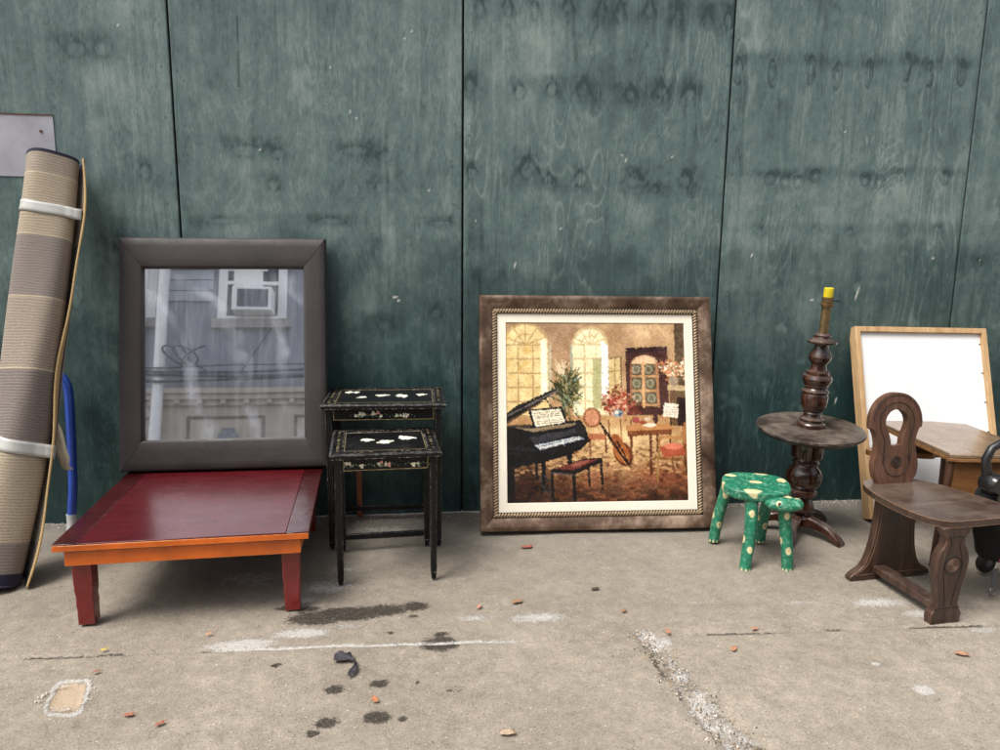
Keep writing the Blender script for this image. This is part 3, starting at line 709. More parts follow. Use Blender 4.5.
def nest(name, loc, yaw, W, D, H, label, seed, figs, fl, pitch=0):
    o = empty(name, loc, (pitch, 0, yaw)); tag(o, label, 'nest table', 'black nesting tables')
    t_ = .022
    b = MB(); rail4(b, W, D, .05, [(0, 0), (0, .014), (.004, .019), (.010, .020), (.014, .0185), (.042, .0185), (.046, .016), (.046, 0)], 0, None, 0)
    # rail4 works in x/z: turn it flat
    b.v = [Vector((p.x, p.z-D/2, H-.020+p.y)) for p in b.v]
    rim = b.build('top_rim', blk, o, angle=30)
    b = MB(); b.box((-W/2+.0465, -D/2+.0465, H-.018), (W/2-.0465, D/2-.0465, H-.004)); top = b.build('tabletop', blk, o)
    for (fx_, fy_, s_) in figs:
        b = MB()
        for q in range(3):
            r = random.Random(seed+int(fx_*1000)+q); blobby(b, fx_+r.uniform(-.35, .35)*s_*1.4, fy_+r.uniform(-.3, .3)*s_*2.0, s_*r.uniform(.5, .85), 'xy', H-.004+.0004*q+.0002, 0, seed+q+int(fx_*999))
        b.build('pearl_figure', pearl, top)
    b = MB()
    for i_, (u0, u1) in enumerate(((.044, .046),)):
        b.box((-W/2+.052, -D/2+.052, H-.0038), (W/2-.052, -D/2+.0545, H-.0030)); b.box((-W/2+.052, D/2-.0545, H-.0038), (W/2-.052, D/2-.052, H-.0030))
        b.box((-W/2+.052, -D/2+.055, H-.0038), (-W/2+.0545, D/2-.055, H-.0030)); b.box((W/2-.0545, -D/2+.055, H-.0038), (W/2-.052, D/2-.055, H-.0030))
    r = random.Random(seed)
    for k in range(90):                                       # scrolling border on the raised rim
        side = r.random() < .5
        if side: x = r.choice((-1, 1))*(W/2-.028); y = r.uniform(-D/2+.03, D/2-.03); dx, dy = .006, .0035
        else: y = r.choice((-1, 1))*(D/2-.028); x = r.uniform(-W/2+.03, W/2-.03); dx, dy = .0035, .005
        b.add([(x-dx, y-dy, H-.0010), (x+dx, y-dy*.4, H-.0010), (x+dx*.7, y+dy, H-.0010), (x-dx*.5, y+dy*.5, H-.0010)], [(0, 1, 2, 3)])
    b.build('gold_border', m_plain('dull_gold', (.22, .18, .10), .5, .2, .3, 60), top)
    z1 = H-.0205; z0 = z1-.050; iw = W/2-.030; idp = D/2-.026; lg = .014
    b = MB(); b.box((-iw+lg, -idp-.008, z0), (iw-lg, -idp+.006, z1)); apn = b.build('front_apron', blk, o, bevel=.001)
    b = MB()
    for (x0_, x1_, za, zb) in ((-iw+lg+.006, iw-lg-.006, z0+.003, z0+.0045), (-iw+lg+.006, -iw+lg+.0078, z0+.0047, z1-.002), (iw-lg-.0078, iw-lg-.006, z0+.0047, z1-.002)):
        b.box((x0_, -idp-.0090, za), (x1_, -idp-.0082, zb))
    b.build('gold_line', gold, apn)
    for (fx_, n_, pk) in fl:
        b = MB()
        for q in range(n_):
            r = random.Random(seed*7+q+int(fx_*500)); blobby(b, fx_+(q-n_/2)*.013+r.uniform(-.004, .004), (z0+z1)/2+r.uniform(-.008, .008), r.uniform(.005, .0085), 'xz', -idp-.0083, 1 if (pk and q % 2) else 0, seed+q)
            blobby(b, fx_+(q-n_/2)*.013+r.uniform(-.012, .012), (z0+z1)/2-.007+r.uniform(-.008, .006), .004, 'xz', -idp-.0082, 2, seed+q+9)
        for q in range(9):
            r = random.Random(seed*3+q+int(fx_*300)); blobby(b, fx_+(q-4)*.011, (z0+z1)/2-.004+.005*math.sin(q*1.3), .0022, 'xz', -idp-.0082, 2, seed+q+3, 8)
        b.build('painted_flowers', FM, apn)
    b = MB(); b.box((-iw-.006, -idp+.0145, z0+.006), (-iw+.006, idp-.0145, z1)); b.box((iw-.006, -idp+.0145, z0+.006), (iw+.006, idp-.0145, z1)); b.box((-iw+lg, idp-.006, z0+.006), (iw-lg, idp+.006, z1))
    b.build('side_apron', blk, o, bevel=.001)
    for sx in (-1, 1):
        for sy in (-1, 1):
            b = MB(); cx, cy = sx*iw, sy*idp
            b.frustum((cx, cy, .03), (.0115, .0115), (cx, cy, z1), (.0138, .0138)); b.frustum((cx, cy, 0), (.008, .008), (cx, cy, .0299), (.0115, .0115))
            b.build('leg', blk, o, bevel=.0025)
    b = MB(); b.box((-iw+.012, idp-.007, .045), (iw-.012, idp+.007, .069)); b.build('stretcher', blk, o, bevel=.002)
    return o
nest('nesting_table', (-.345, -.245, 0), R(-.5), .505, .372, .622, 'taller black lacquered nest table behind, with four pearl figures on top', 11,
     [(-.095, -.03, .021), (-.01, .0, .026), (.065, .0, .028), (.155, .02, .022), (-.16, .085, .018), (-.125, .08, .014)], [(-.09, 3, 0), (-.02, 3, 1), (.08, 4, 0)])
nest('nesting_table', (-.338, -.575, 0), R(3.6), .408, .372, .512, 'smaller black lacquered nest table in front, three pearl figures on top', 23,
     [(-.07, .02, .025), (.005, -.01, .028), (.085, .03, .027)], [(-.13, 2, 0), (-.085, 1, 0), (0, 4, 1), (.115, 2, 0)])
b = MB(); b.box((-.494, -.040, -.004), (-.470, -.018, .30)); o = b.build('wooden_slat', m_wood('orange_wood', (.18, .05, .02), (.27, .085, .035), (.34, .12, .05), 'z'), bevel=.002)
tag(o, 'short reddish wooden slat upright against the wall behind the nest tables', 'wood')

# ============================================================ framed painting
pic = leaning('framed_painting', (.602, -.300), .004, R(-1.6), math.atan2(.272, 1.035), R(.15))
tag(pic, 'square painting of a piano room in a wide bronze frame', 'painting')
PW, PH = 1.078, 1.062
def bronze():
    t = NT('bronze_frame'); v = t.coord(); n = t.noise(v, 4.5, 6, .7); n2 = t.noise(v, 30, 5, .7)
    c = t.ramp(n, [(.34, (.035, .018, .011)), (.5, (.13, .080, .052)), (.66, (.44, .32, .235))])
    c = t.mix(t.ramp(n2, [(.42, 0), (.65, .5)]), c, (.10, .055, .035))
    t.base(c); t.link(t.ramp(n2, [(.3, .28), (.7, .5)]), t.b.inputs['Roughness']); t.b.inputs['Metallic'].default_value = .45
    t.bump(n2, .15, .001); return t.m
b = MB(); rail4(b, PW, PH, 0, [(0, .0), (0, -.030), (.003, -.036), (.010, -.038), (.022, -.036), (.045, -.028), (.054, -.022), (.058, -.019), (.058, 0)])
b.build('frame', bronze(), pic, angle=35)
b = MB(); rp = m_plain('rope_gold', (.42, .31, .20), .4, .5, .25, 90, .2)
rail4(b, PW-.116, PH-.116, 0, [(0, -.002), (0, -.018), (.004, -.0195), (.022, -.0165), (.025, -.012), (.025, -.002)], 0, None, .058)
mo = b.build('inner_moulding', m_plain('dark_bronze', (.05, .035, .025), .5, .3), pic)
b = MB()
i0 = .058; x_in = PW/2-i0-.0125; zlo = i0+.0125; zhi = PH-i0-.0125; st = .0135
for k in range(int((2*x_in)/st)+1):
    x = -x_in+k*st
    for z in (zlo, zhi): b.tube([(x-.006, -.0195, z-.009), (x, -.0225, z), (x+.006, -.0185, z+.009)], [.0030, .0052, .0030], 6)
for k in range(int((zhi-zlo)/st)+1):
    z = zlo+k*st
    for x in (-x_in, x_in): b.tube([(x-.009, -.0195, z-.006), (x, -.0225, z), (x+.009, -.0185, z+.006)], [.0030, .0052, .0030], 6)
b.build('rope_moulding', rp, pic)
b = MB(); rail4(b, PW-.166, PH-.166, 0, [(0, -.003), (0, -.0125), (.0385, -.0120), (.0400, -.010), (.0400, -.003)], 0, None, .083)
b.build('mat_board', m_plain('cream_linen', (.80, .74, .62), .8, 0, .05, 200, .1), pic)
b = MB(); b.box((-PW/2+.03, -.003, .03), (PW/2-.03, .003, PH-.03)); b.build('backing_board', m_plain('brown_board', (.2, .13, .08), .8), pic)
# the picture itself, painted stroke by stroke onto a fine canvas grid
N = 330
def paint():
    yy, xx = np.mgrid[0:N, 0:N]; px = 21+xx/(N-1)*689.0; py = 40+yy/(N-1)*689.0
    wob = 2.5*(fbm(px/18, py/18, 1)-.5); wob2 = 2.5*(fbm(px/18, py/18, 2)-.5); ax = px+wob; ay = py+wob2
    im = np.zeros((N, N, 3))
    def put(mask, c, a_=1.0):
        m = (np.clip(mask, 0, 1)*a_)[..., None]; im[:] = im*(1-m)+np.asarray(c, float)*m
    def poly(pts, c, a_=1.0):
        ins = np.zeros((N, N), bool); n = len(pts)
        for i in range(n):
            x1, y1 = pts[i]; x2, y2 = pts[(i+1) % n]
            cond = ((y1 > ay) != (y2 > ay))
            with np.errstate(divide='ignore', invalid='ignore'): xi = (x2-x1)*(ay-y1)/((y2-y1) if y2 != y1 else 1e-9)+x1
            ins ^= cond & (ax < xi)
        put(ins.astype(float), c, a_)
    def line(x1, y1, x2, y2, w, c, a_=1.0):
        dx, dy = x2-x1, y2-y1; L = dx*dx+dy*dy+1e-9
        t = np.clip(((ax-x1)*dx+(ay-y1)*dy)/L, 0, 1); d = np.hypot(ax-x1-t*dx, ay-y1-t*dy)
        put(np.clip(w/2+1-d, 0, 1), c, a_)
    def ell(cx, cy, a1, b1, c, a_=1.0, soft=.12, rot=0):
        cs, sn = math.cos(rot), math.sin(rot); u = ((ax-cx)*cs+(ay-cy)*sn)/a1; v = (-(ax-cx)*sn+(ay-cy)*cs)/b1
        r = np.hypot(u, v); put(ss(1+soft, 1-soft, r), c, a_)
    r = random.Random(3)
    # walls and floor
    g = (py-40)/689; im[:] = np.stack([208-30*g, 172-34*g, 130-36*g], -1)
    put(ss(.45, .7, fbm(px/90, py/90, 5)), (176, 140, 108), .6)
    put(ss(200, 45, py)*ss(420, 180, px), (158, 128, 104), .55)
    put(ss(.35, .6, fbm(px/60, py/60, 6))*ss(455, 500, px)*ss(140, 60, py), (232, 196, 150), .8)
    poly([(20, 395), (715, 395), (715, 735), (20, 735)], (196, 152, 104))
    put(ss(400, 480, py)*ss(620, 470, py)*np.exp(-((px-430)/170)**2), (246, 214, 158), .95)
    put(ss(560, 690, py), (112, 76, 54), .85); put(ss(640, 730, py), (62, 46, 38), .8)
    put(ss(560, 640, py)*ss(.45, .6, fbm(px/30, py/12, 7)), (168, 104, 70), .6)
    put(ss(480, 600, px)*ss(560, 640, py)*ss(700, 650, py), (150, 84, 62), .6)
    put(ss(330, 60, px)*ss(540, 640, py), (48, 38, 32), .75); put(ss(.5, .62, fbm(px/16, py/7, 17))*ss(470, 560, py), (96, 58, 40), .6); put(ss(.56, .66, fbm(px/20, py/6, 19))*ss(440, 500, py)*ss(660, 600, py), (240, 200, 140), .6)
    # windows
    def window_(x0, x1, y0, y1, c1, cm):
        w2 = (x1-x0)/2; cx = (x0+x1)/2
        poly([(x0, y0+w2), (x1, y0+w2), (x1, y1), (x0, y1)], c1); ell(cx, y0+w2, w2, w2, c1, 1, .04)
        for k in range(1, 3): line(x0+k*(x1-x0)/3, y0+w2*.9, x0+k*(x1-x0)/3, y1, 4, cm)
        for k in range(6): line(x0, y0+w2+k*(y1-y0-w2)/5, x1, y0+w2+k*(y1-y0-w2)/5, 5, cm)
        for an in (-1.2, -.6, 0, .6, 1.2): line(cx, y0+w2, cx+w2*math.sin(an), y0+w2-w2*math.cos(an), 4, cm)
        for q in range(40): 
            a1 = math.pi*q/39; ell(cx-(w2-2)*math.cos(a1), y0+w2-(w2-2)*math.sin(a1), 6, 6, cm, .8)
        for q in range(24):
            a1 = math.pi*q/23; ell(cx-w2*.5*math.cos(a1), y0+w2-w2*.5*math.sin(a1), 3, 3, cm, .8)
    window_(10, 180, 42, 400, (240, 212, 150), (196, 166, 116))
    put(ss(148, 158, px)*ss(182, 172, px)*ss(90, 120, py)*ss(330, 300, py), (255, 252, 214))
    put(ss(.5, .7, fbm(px/25, py/25, 9))*ss(130, 90, px)*ss(400, 100, py), (226, 176, 84), .6)
    line(188, 130, 188, 330, 9, (205, 205, 180), .7)
    window_(276, 410, 58, 400, (250, 234, 188), (214, 190, 142))
    line(270, 130, 270, 300, 10, (176, 186, 168), .8)
    poly([(385, 110), (412, 130), (412, 330), (385, 340)], (255, 255, 236))
    poly([(350, 180), (385, 180), (385, 372), (350, 372)], (178, 180, 126), .8)
    poly([(414, 180), (460, 172), (462, 330), (414, 350)], (222, 196, 138)); line(414, 180, 460, 172, 5, (150, 124, 86)); line(461, 172, 461, 330, 5, (140, 112, 80)); line(437, 178, 437, 335, 3, (176, 150, 100)); line(414, 230, 460, 226, 3, (176, 150, 100)); line(414, 285, 460, 280, 3, (176, 150, 100))
    # right wall pier
    poly([(672, 40), (715, 40), (715, 310), (690, 310), (672, 200)], (98, 84, 66)); put(ss(.4, .6, fbm(px/9, py/9, 8))*ss(668, 680, px)*ss(300, 280, py), (136, 112, 84), .6)
    # cabinet
    poly([(478, 138), (642, 132), (644, 400), (478, 400)], (92, 62, 58)); poly([(478, 138), (642, 132), (642, 152), (478, 158)], (74, 48, 50))
    ell(553, 200, 52, 34, (236, 200, 156)); poly([(500, 200), (604, 200), (604, 365), (500, 365)], (140, 118, 92))
    for (cx, cy) in ((518, 222), (567, 222), (520, 276), (573, 276), (521, 332), (577, 334)):
        ell(cx, cy, 21, 22, (92, 82, 66)); ell(cx, cy, 17, 18, (164, 160, 130)); ell(cx, cy, 9, 10, (124, 120, 98))
    for yy_ in (248, 305, 360): line(500, yy_, 604, yy_, 7, (208, 160, 110))
    line(546, 196, 546, 366, 10, (226, 176, 126)); line(600, 196, 604, 366, 8, (196, 140, 100)); line(500, 200, 496, 366, 6, (176, 118, 86))
    # mantel, flowers above it
    poly([(640, 282), (715, 286), (715, 306), (640, 302)], (206, 182, 142)); poly([(648, 304), (715, 306), (715, 440), (648, 440)], (126, 100, 74)); poly([(676, 330), (715, 330), (715, 440), (676, 440)], (66, 50, 42))
    ell(664, 265, 18, 22, (176, 160, 136))
    for q in range(150): ell(662+r.gauss(0, 24), 222+r.gauss(0, 17), r.uniform(3, 8), r.uniform(3, 7), r.choice([(244, 204, 160), (226, 150, 110), (250, 230, 200), (196, 128, 88), (150, 120, 80)]), .85)
    # palm
    for q in range(230):
        an = r.uniform(-2.9, -.2)+(0 if r.random() < .6 else r.uniform(.2, 2.6)); L = r.uniform(40, 105); x0 = 250+r.uniform(-18, 18); y0 = 310+r.uniform(-40, 50)
        line(x0, y0, x0+L*math.cos(an)*.62, y0+L*math.sin(an)*.9, r.uniform(2, 5), r.choice([(82, 88, 50), (104, 104, 60), (58, 62, 38), (66, 72, 42), (150, 146, 96), (206, 186, 140), (146, 172, 160)]), .75)
    for q in range(14): line(235+r.uniform(-12, 12), 240, 235+r.uniform(-30, 30), 185+r.uniform(-5, 25), 3, (226, 206, 170), .8)
    # red flowers on the little table
    poly([(398, 406), (500, 404), (506, 418), (398, 420)], (204, 160, 108)); line(408, 418, 412, 500, 5, (150, 104, 66)); line(455, 418, 456, 480, 5, (150, 104, 66)); line(494, 418, 498, 520, 5, (120, 80, 54))
    for q in range(260): ell(442+r.gauss(0, 28), 352+r.gauss(0, 22), r.uniform(3, 8), r.uniform(3, 7), r.choice([(206, 104, 84), (176, 66, 52), (226, 150, 126), (136, 66, 46), (120, 100, 60), (236, 186, 156)]), .9)
    ell(445, 392, 19, 15, (150, 166, 176)); ell(440, 388, 8, 8, (226, 226, 206)); ell(455, 396, 8, 7, (70, 100, 140))
    for q in range(60): ell(508+r.gauss(0, 14), 375+r.gauss(0, 12), 4, 4, r.choice([(150, 60, 50), (120, 66, 56), (90, 60, 50)]), .8)
    # chair behind the cello
    ell(345, 408, 34, 38, (150, 92, 58)); ell(345, 408, 27, 31, (214, 150, 112)); poly([(330, 468), (398, 470), (400, 494), (328, 494)], (196, 124, 88)); line(334, 490, 338, 552, 5, (122, 74, 46)); line(396, 490, 396, 540, 5, (122, 74, 46)); line(384, 440, 396, 474, 5, (140, 90, 54))
    # cello
    ell(462, 548, 34, 50, (110, 60, 34), 1, .1, -.5); ell(456, 542, 27, 44, (184, 110, 60), 1, .1, -.5); ell(438, 500, 22, 30, (176, 104, 58), 1, .1, -.5); ell(468, 566, 12, 26, (222, 150, 90), .8, .1, -.5)
    line(376, 430, 478, 585, 8, (62, 42, 34)); line(440, 500, 482, 580, 4, (30, 24, 22)); line(478, 580, 492, 602, 3, (40, 30, 26))
    # writing table
    poly([(474, 442), (520, 430), (655, 436), (652, 456), (480, 462)], (206, 146, 92)); poly([(480, 460), (652, 454), (650, 474), (482, 482)], (140, 84, 50))
    line(492, 476, 494, 566, 7, (124, 74, 46)); line(569, 474, 569, 626, 9, (116, 68, 44)); line(596, 474, 594, 540, 6, (110, 66, 44)); line(645, 470, 645, 520, 6, (110, 66, 44))
    ell(514, 418, 14, 12, (176, 84, 84)); ell(560, 414, 12, 8, (230, 206, 176)); ell(590, 412, 10, 20, (74, 46, 46)); ell(566, 438, 26, 7, (240, 224, 200)); ell(540, 428, 16, 8, (170, 90, 60))
    poly([(626, 352), (682, 356), (676, 412), (618, 404)], (238, 228, 206)); line(648, 410, 650, 440, 4, (70, 56, 44)); 
    for k in range(4): line(630, 366+k*10, 674, 370+k*10, 1.5, (170, 158, 140), .7)
    # armchair
    line(702, 440, 702, 600, 14, (136, 92, 52)); ell(706, 470, 16, 44, (172, 120, 74)); poly([(604, 520), (690, 512), (706, 552), (616, 566)], (186, 92, 66)); ell(656, 520, 38, 12, (226, 128, 100)); line(600, 486, 690, 486, 9, (196, 140, 84)); line(604, 486, 600, 560, 7, (176, 130, 74)); line(596, 560, 592, 652, 8, (170, 130, 80)); line(600, 566, 704, 574, 9, (150, 102, 60)); line(652, 574, 654, 612, 6, (120, 84, 54)); line(700, 570, 706, 622, 7, (110, 76, 48))
    # piano
    poly([(18, 392), (60, 360), (204, 296), (222, 302), (96, 382), (30, 428), (18, 434)], (46, 42, 42)); line(20, 402, 214, 303, 5, (116, 112, 112)); line(24, 424, 150, 350, 4, (120, 92, 70)); line(196, 372, 168, 334, 4, (40, 36, 36))
    poly([(18, 436), (110, 432), (300, 416), (318, 440), (334, 498), (300, 530), (250, 552), (160, 576), (60, 596), (18, 600)], (34, 32, 35))
    poly([(40, 440), (110, 448), (300, 424), (298, 434), (120, 462)], (150, 132, 106)); poly([(24, 434), (108, 434), (110, 446), (30, 442)], (82, 74, 66))
    poly([(104, 482), (290, 448), (300, 462), (128, 510)], (66, 68, 76)); poly([(128, 512), (300, 476), (314, 490), (146, 530)], (126, 140, 158)); poly([(140, 520), (300, 484), (302, 489), (146, 527)], (214, 214, 208)); line(130, 516, 300, 479, 3, (196, 206, 216))
    line(20, 520, 120, 530, 8, (58, 60, 68), .7); ell(300, 452, 16, 34, (52, 50, 54), 1, .1, -.4)
    poly([(102, 376), (232, 364), (254, 430), (122, 448)], (34, 30, 32)); poly([(114, 381), (225, 373), (242, 426), (130, 442)], (238, 228, 200)); line(172, 377, 186, 434, 2, (170, 158, 136))
    for k in range(6):
        if k != 3: line(122+k*2.6, 391+k*8, 166+k*2.6, 387+k*8, 1.6, (120, 110, 98), .8); line(178+k*2.6, 386+k*8, 222+k*2.6, 382+k*8, 1.6, (120, 110, 98), .8)
    line(34, 590, 36, 730, 30, (36, 32, 32)); line(158, 560, 158, 650, 16, (30, 28, 30)); line(130, 570, 134, 640, 9, (44, 40, 40)); line(256, 540, 256, 574, 20, (30, 28, 30)); line(95, 586, 130, 646, 4, (60, 50, 44))
    for q in range(40): ell(155+r.gauss(0, 22), 680+r.gauss(0, 20), 6, 5, r.choice([(46, 46, 46), (66, 76, 80), (34, 34, 36)]), .7)
    # bench
    poly([(184, 606), (318, 562), (382, 562), (384, 578), (276, 624), (186, 616)], (36, 28, 30)); poly([(200, 602), (322, 568), (374, 566), (272, 606)], (120, 58, 50)); ell(300, 580, 40, 8, (178, 112, 92), .7, .2, -.25)
    line(190, 614, 192, 728, 10, (34, 28, 30)); line(272, 620, 276, 735, 12, (28, 24, 28)); line(328, 596, 332, 668, 8, (40, 32, 32)); line(376, 574, 380, 680, 9, (34, 28, 30)); line(190, 616, 274, 626, 8, (90, 90, 100), .6)
    # break it all up into little strokes
    out = im.copy(); rs = np.random.RandomState(5)
    for q in range(26000):
        i = rs.randint(0, N); j = rs.randint(0, N); ii0 = min(N-1, max(0, i+rs.randint(-1, 2))); jj0 = min(N-1, max(0, j+rs.randint(-1, 2))); c = im[ii0, jj0]+rs.normal(0, 10)+rs.normal(0, 5, 3)
        L = rs.uniform(1, 3.4); an = rs.uniform(-.5, .5)+(1.2 if (90 < i < 160 and rs.rand() < .5) else 0)+(rs.rand() < .25)*1.5
        for k in range(int(L)+1):
            ii = int(i+k*math.sin(an)); jj = int(j+k*math.cos(an))
            if 0 <= ii < N and 0 <= jj < N: out[ii, jj] = c; 
            if 0 <= ii+1 < N and 0 <= jj < N and rs.rand() < .25: out[ii+1, jj] = c
    g_ = out.mean(-1, keepdims=True); out = g_+(out-g_)*.80; out = (out-128)*1.22+120+(fbm(px/7, py/7, 77)[..., None]-.5)*30+(fbm(px/28, py/28, 78)[..., None]-.5)*50+np.array((4, 0, -4))
    return np.clip(out, 4, 255)
img = lin(paint())*.82
xs = np.linspace(-PW/2+.122, PW/2-.122, N); zs = np.linspace(PH-.122, .122, N); X, Z_ = np.meshgrid(xs, zs)
Yp = -.0075-.0008*fbm(X*160, Z_*160, 3, 2)
grid_mesh('canvas', X, Yp, Z_, {'col': img[:, :, :]}, m_attr('oil_canvas', 'col', .5, 500, .25, .35), pic)
# ============================================================ frog-like spotted stool
GREEN, CREAM, BLACKC = lin((27, 112, 84)), lin((208, 198, 152)), lin((14, 20, 16))
m_frog = m_attr('spotted_green_paint', 'col', .42, 90, .3, .5, 40, .15)
def spot_colour(P, spots, dots, seed=0, scratch=0.0):
    """P (n,3). spots: (centre, radius); dots: (centre, radius)"""
    c = np.repeat(GREEN[None], len(P), 0).copy()
    n = fbm(P[:, 0]*60+P[:, 2]*33, P[:, 1]*60+P[:, 2]*47, seed)
    c *= (.8+.4*n)[:, None]
    if scratch:
        s_ = ss(.60, .72, fbm(P[:, 0]*150, P[:, 1]*150+P[:, 2]*99, seed+3, 3))*scratch; c = c*(1-s_[:, None])+lin((160, 205, 175))*s_[:, None]
    for ct, r_ in spots:
        d = np.linalg.norm((P-np.array(ct))/np.array(r_ if hasattr(r_, '__len__') else (r_,)*3), axis=1)+.35*(fbm(P[:, 0]*70+seed, P[:, 2]*70+P[:, 1]*50, seed+5, 2)-.5)
        k = ss(1.06, .96, d)[:, None]; c = c*(1-k)+CREAM*k
    for ct, r_ in dots:
        d = np.linalg.norm(P-np.array(ct), axis=1)/r_; k = ss(1.2, .8, d)[:, None]; c = c*(1-k)+BLACKC*k
    return c
def co_of(me):
    a_ = np.zeros(len(me.vertices)*3, np.float32); me.vertices.foreach_get('co', a_); return a_.reshape(-1, 3)
st = empty('spotted_stool', (1.178, -.60, 0), (R(3), 0, R(-20)))
tag(st, 'small green children\'s stool painted with cream spots and black dots, with an animal head', 'stool')
sz = .315
def seat_shape(a_, g=1.0):
    # outline of the seat, local x across, y deep
    rx_, ry_ = .135*g, .118*g
    ca, sa = math.cos(a_), math.sin(a_)
    return rx_*math.copysign(abs(ca)**.72, ca), ry_*math.copysign(abs(sa)**.72, sa)
prof = [(0, -.004), (.3, -.003), (.6, -.002), (.85, .0), (.95, -.001), (.985, -.004), (1.0, -.010), (1.0, -.030), (.985, -.038), (.93, -.042), (.5, -.042), (0, -.042)]
def ringed(prof, n, shape, z, name, mat, parent, sub=None):
    # resample the profile finely
    pp = []
    for (a0, b0), (a1, b1) in zip(prof[:-1], prof[1:]):
        k = max(1, int(math.hypot((a1-a0)*.13, b1-b0)/.0022))
        for q in range(k): pp.append((a0+(a1-a0)*q/k, b0+(b1-b0)*q/k))
    pp.append(prof[-1])
    A_ = np.linspace(0, 2*math.pi, n+1); X_ = np.zeros((len(pp), n+1)); Y_ = X_.copy(); Z_ = X_.copy()
    for i, (g, dz) in enumerate(pp):
        for j, a_ in enumerate(A_):
            x, y = shape(a_, 1.0); X_[i, j] = x*g; Y_[i, j] = y*g; Z_[i, j] = z+dz
    return grid_mesh(name, X_, Y_, Z_, {}, mat, parent)
seat = ringed(prof, 220, seat_shape, sz, 'seat', m_frog, st)
P = co_of(seat.data)
sp = [((-.10, .06, sz), (.024, .015, .03)), ((.03, .105, sz), (.030, .012, .03)), ((.0, .01, sz), (.027, .015, .02)), ((.105, .045, sz), (.018, .022, .03)), ((-.02, -.10, sz-.01), (.033, .020, .03)), ((-.13, -.03, sz-.02), (.02, .02, .02))]
r = random.Random(4); dots = []
for k in range(46):
    a_ = 2*math.pi*k/46; x, y = seat_shape(a_); dots.append(((x, y, sz-.02+.008*(-1)**k), .0022))
put_attr(seat.data, 'col', spot_colour(P, sp, dots, 2, .4))
seat.data['x'] = 0
# head: a rounded wedge growing out of the front right corner
hx, hy = .098, -.120
U_, V_ = np.meshgrid(np.linspace(0, 2*math.pi, 90), np.linspace(.001, math.pi-.001, 60))
ex = np.sin(V_)*np.cos(U_); ey = np.sin(V_)*np.sin(U_); ez = np.cos(V_)
sg = lambda a_, p: np.sign(a_)*np.abs(a_)**p
HX = sg(ex, .8)*.074; HY = sg(ey, .85)*.056; HZ = sg(ez, .75)*.025
taper = 1-.30*np.clip(ex, 0, 1); HY = HY*taper; HZ = HZ*(1-.25*np.clip(ex, 0, 1))
HZ = HZ+.010*np.exp(-((HX-.055)/.014)**2)*(ez > 0)*np.exp(-(HY/.03)**2)+.007*np.exp(-((HX+.005)/.02)**2-((HY+.028)/.018)**2)*(ez > -.2)+.007*np.exp(-((HX+.005)/.02)**2-((HY-.028)/.018)**2)*(ez > -.2)
ang = R(-8); RX = HX*math.cos(ang)-HY*math.sin(ang); RY = HX*math.sin(ang)+HY*math.cos(ang)
head = grid_mesh('head', RX+hx, RY+hy+.018, HZ+sz-.034, {}, m_frog, st)
P = co_of(head.data); e1 = (hx-.028, hy-.027, sz-.020)
cc = spot_colour(P, [((hx+.01, hy+.03, sz-.01), (.022, .014, .02)), ((hx+.05, hy+.02, sz-.01), (.012, .010, .02))], [((hx+.055, hy-.0+.005*k, sz-.032), .0022) for k in (-1, 1, 4)]+[((hx-.06+.012*k, hy-.033, sz-.045), .0018) for k in range(9)], 8, .4)
put_attr(head.data, 'col', cc)
head.location.z = -.008
b = MB()
for yy_, nrm in ((hy-.026, -1),):
    M = Matrix.Translation((hx-.022, yy_-.001, sz-.022)) @ Matrix.Rotation(R(62), 4, 'X')
    b.lathe([(.0001, .004), (.006, .0038), (.0125, .0018), (.014, -.004)], 24, M, 0)
    b.lathe([(.0001, .0056), (.004, .0054), (.0072, .0036), (.0075, .001)], 20, M, 1)
    b.lathe([(.0001, .0070), (.002, .0068), (.0036, .0054), (.0037, .003)], 14, M, 2)
b.build('eye', [m_plain('cream_eye', tuple(CREAM), .4), m_plain('brown_iris', (.16, .05, .02), .3), m_plain('pupil', (.01, .01, .01), .2)], head)
feet = [(-.105, .085, -.145, .085, 3), (-.020, -.085, -.030, -.158, 5), (.108, -.085, .128, -.118, 7), (.075, .09, .048, .125, 9)]
for (tx, ty, bx, by, sd_) in feet:
    n = 72; m_ = 110; A_ = np.linspace(0, 2*math.pi, n); T = np.linspace(0, 1, m_)
    AA, TT = np.meshgrid(A_, T); rad = .0225+.0035*TT
    top_z = sz-.036; zf = (1-TT)*.0+TT*top_z
    bxx = bx+(tx-bx)*TT+.004*np.sin(TT*5+sd_); byy = by+(ty-by)*TT
    foot = 1+.10*np.exp(-(TT/.06)**2)*np.clip(-np.sin(AA), 0, 1)
    X_ = bxx+rad*foot*np.cos(AA); Y_ = byy+rad*foot*np.sin(AA)
    o = grid_mesh('leg', X_, Y_, zf, {}, m_frog, st)
    P = co_of(o.data); r = random.Random(sd_); sps = []; dts = []
    for (t_, a_) in ((.80, -1.5), (.42, -2.9), (.30, -1.3)):
        sps.append(((bx+(tx-bx)*t_+.0215*math.cos(a_), by+(ty-by)*t_+.0215*math.sin(a_), top_z*t_), (.011, .011, .016)))
        dts.append(((bx+(tx-bx)*t_+.0215*math.cos(a_), by+(ty-by)*t_+.0215*math.sin(a_), top_z*t_), .0025))
    for k in range(8):
        t_ = (k+.5)/8
        for q in range(5):
            a_ = q*1.2566+k*.6; dts.append(((bx+(tx-bx)*t_+.021*math.cos(a_), by+(ty-by)*t_+.021*math.sin(a_), top_z*t_), .0028))
    for q in range(3): sps.append(((bx+.024*math.cos(-1.0-q*.7), by+.024*math.sin(-1.0-q*.7), .0), (.005, .005, .012)))
    put_attr(o.data, 'col', spot_colour(P, sps, dts, sd_, .25))

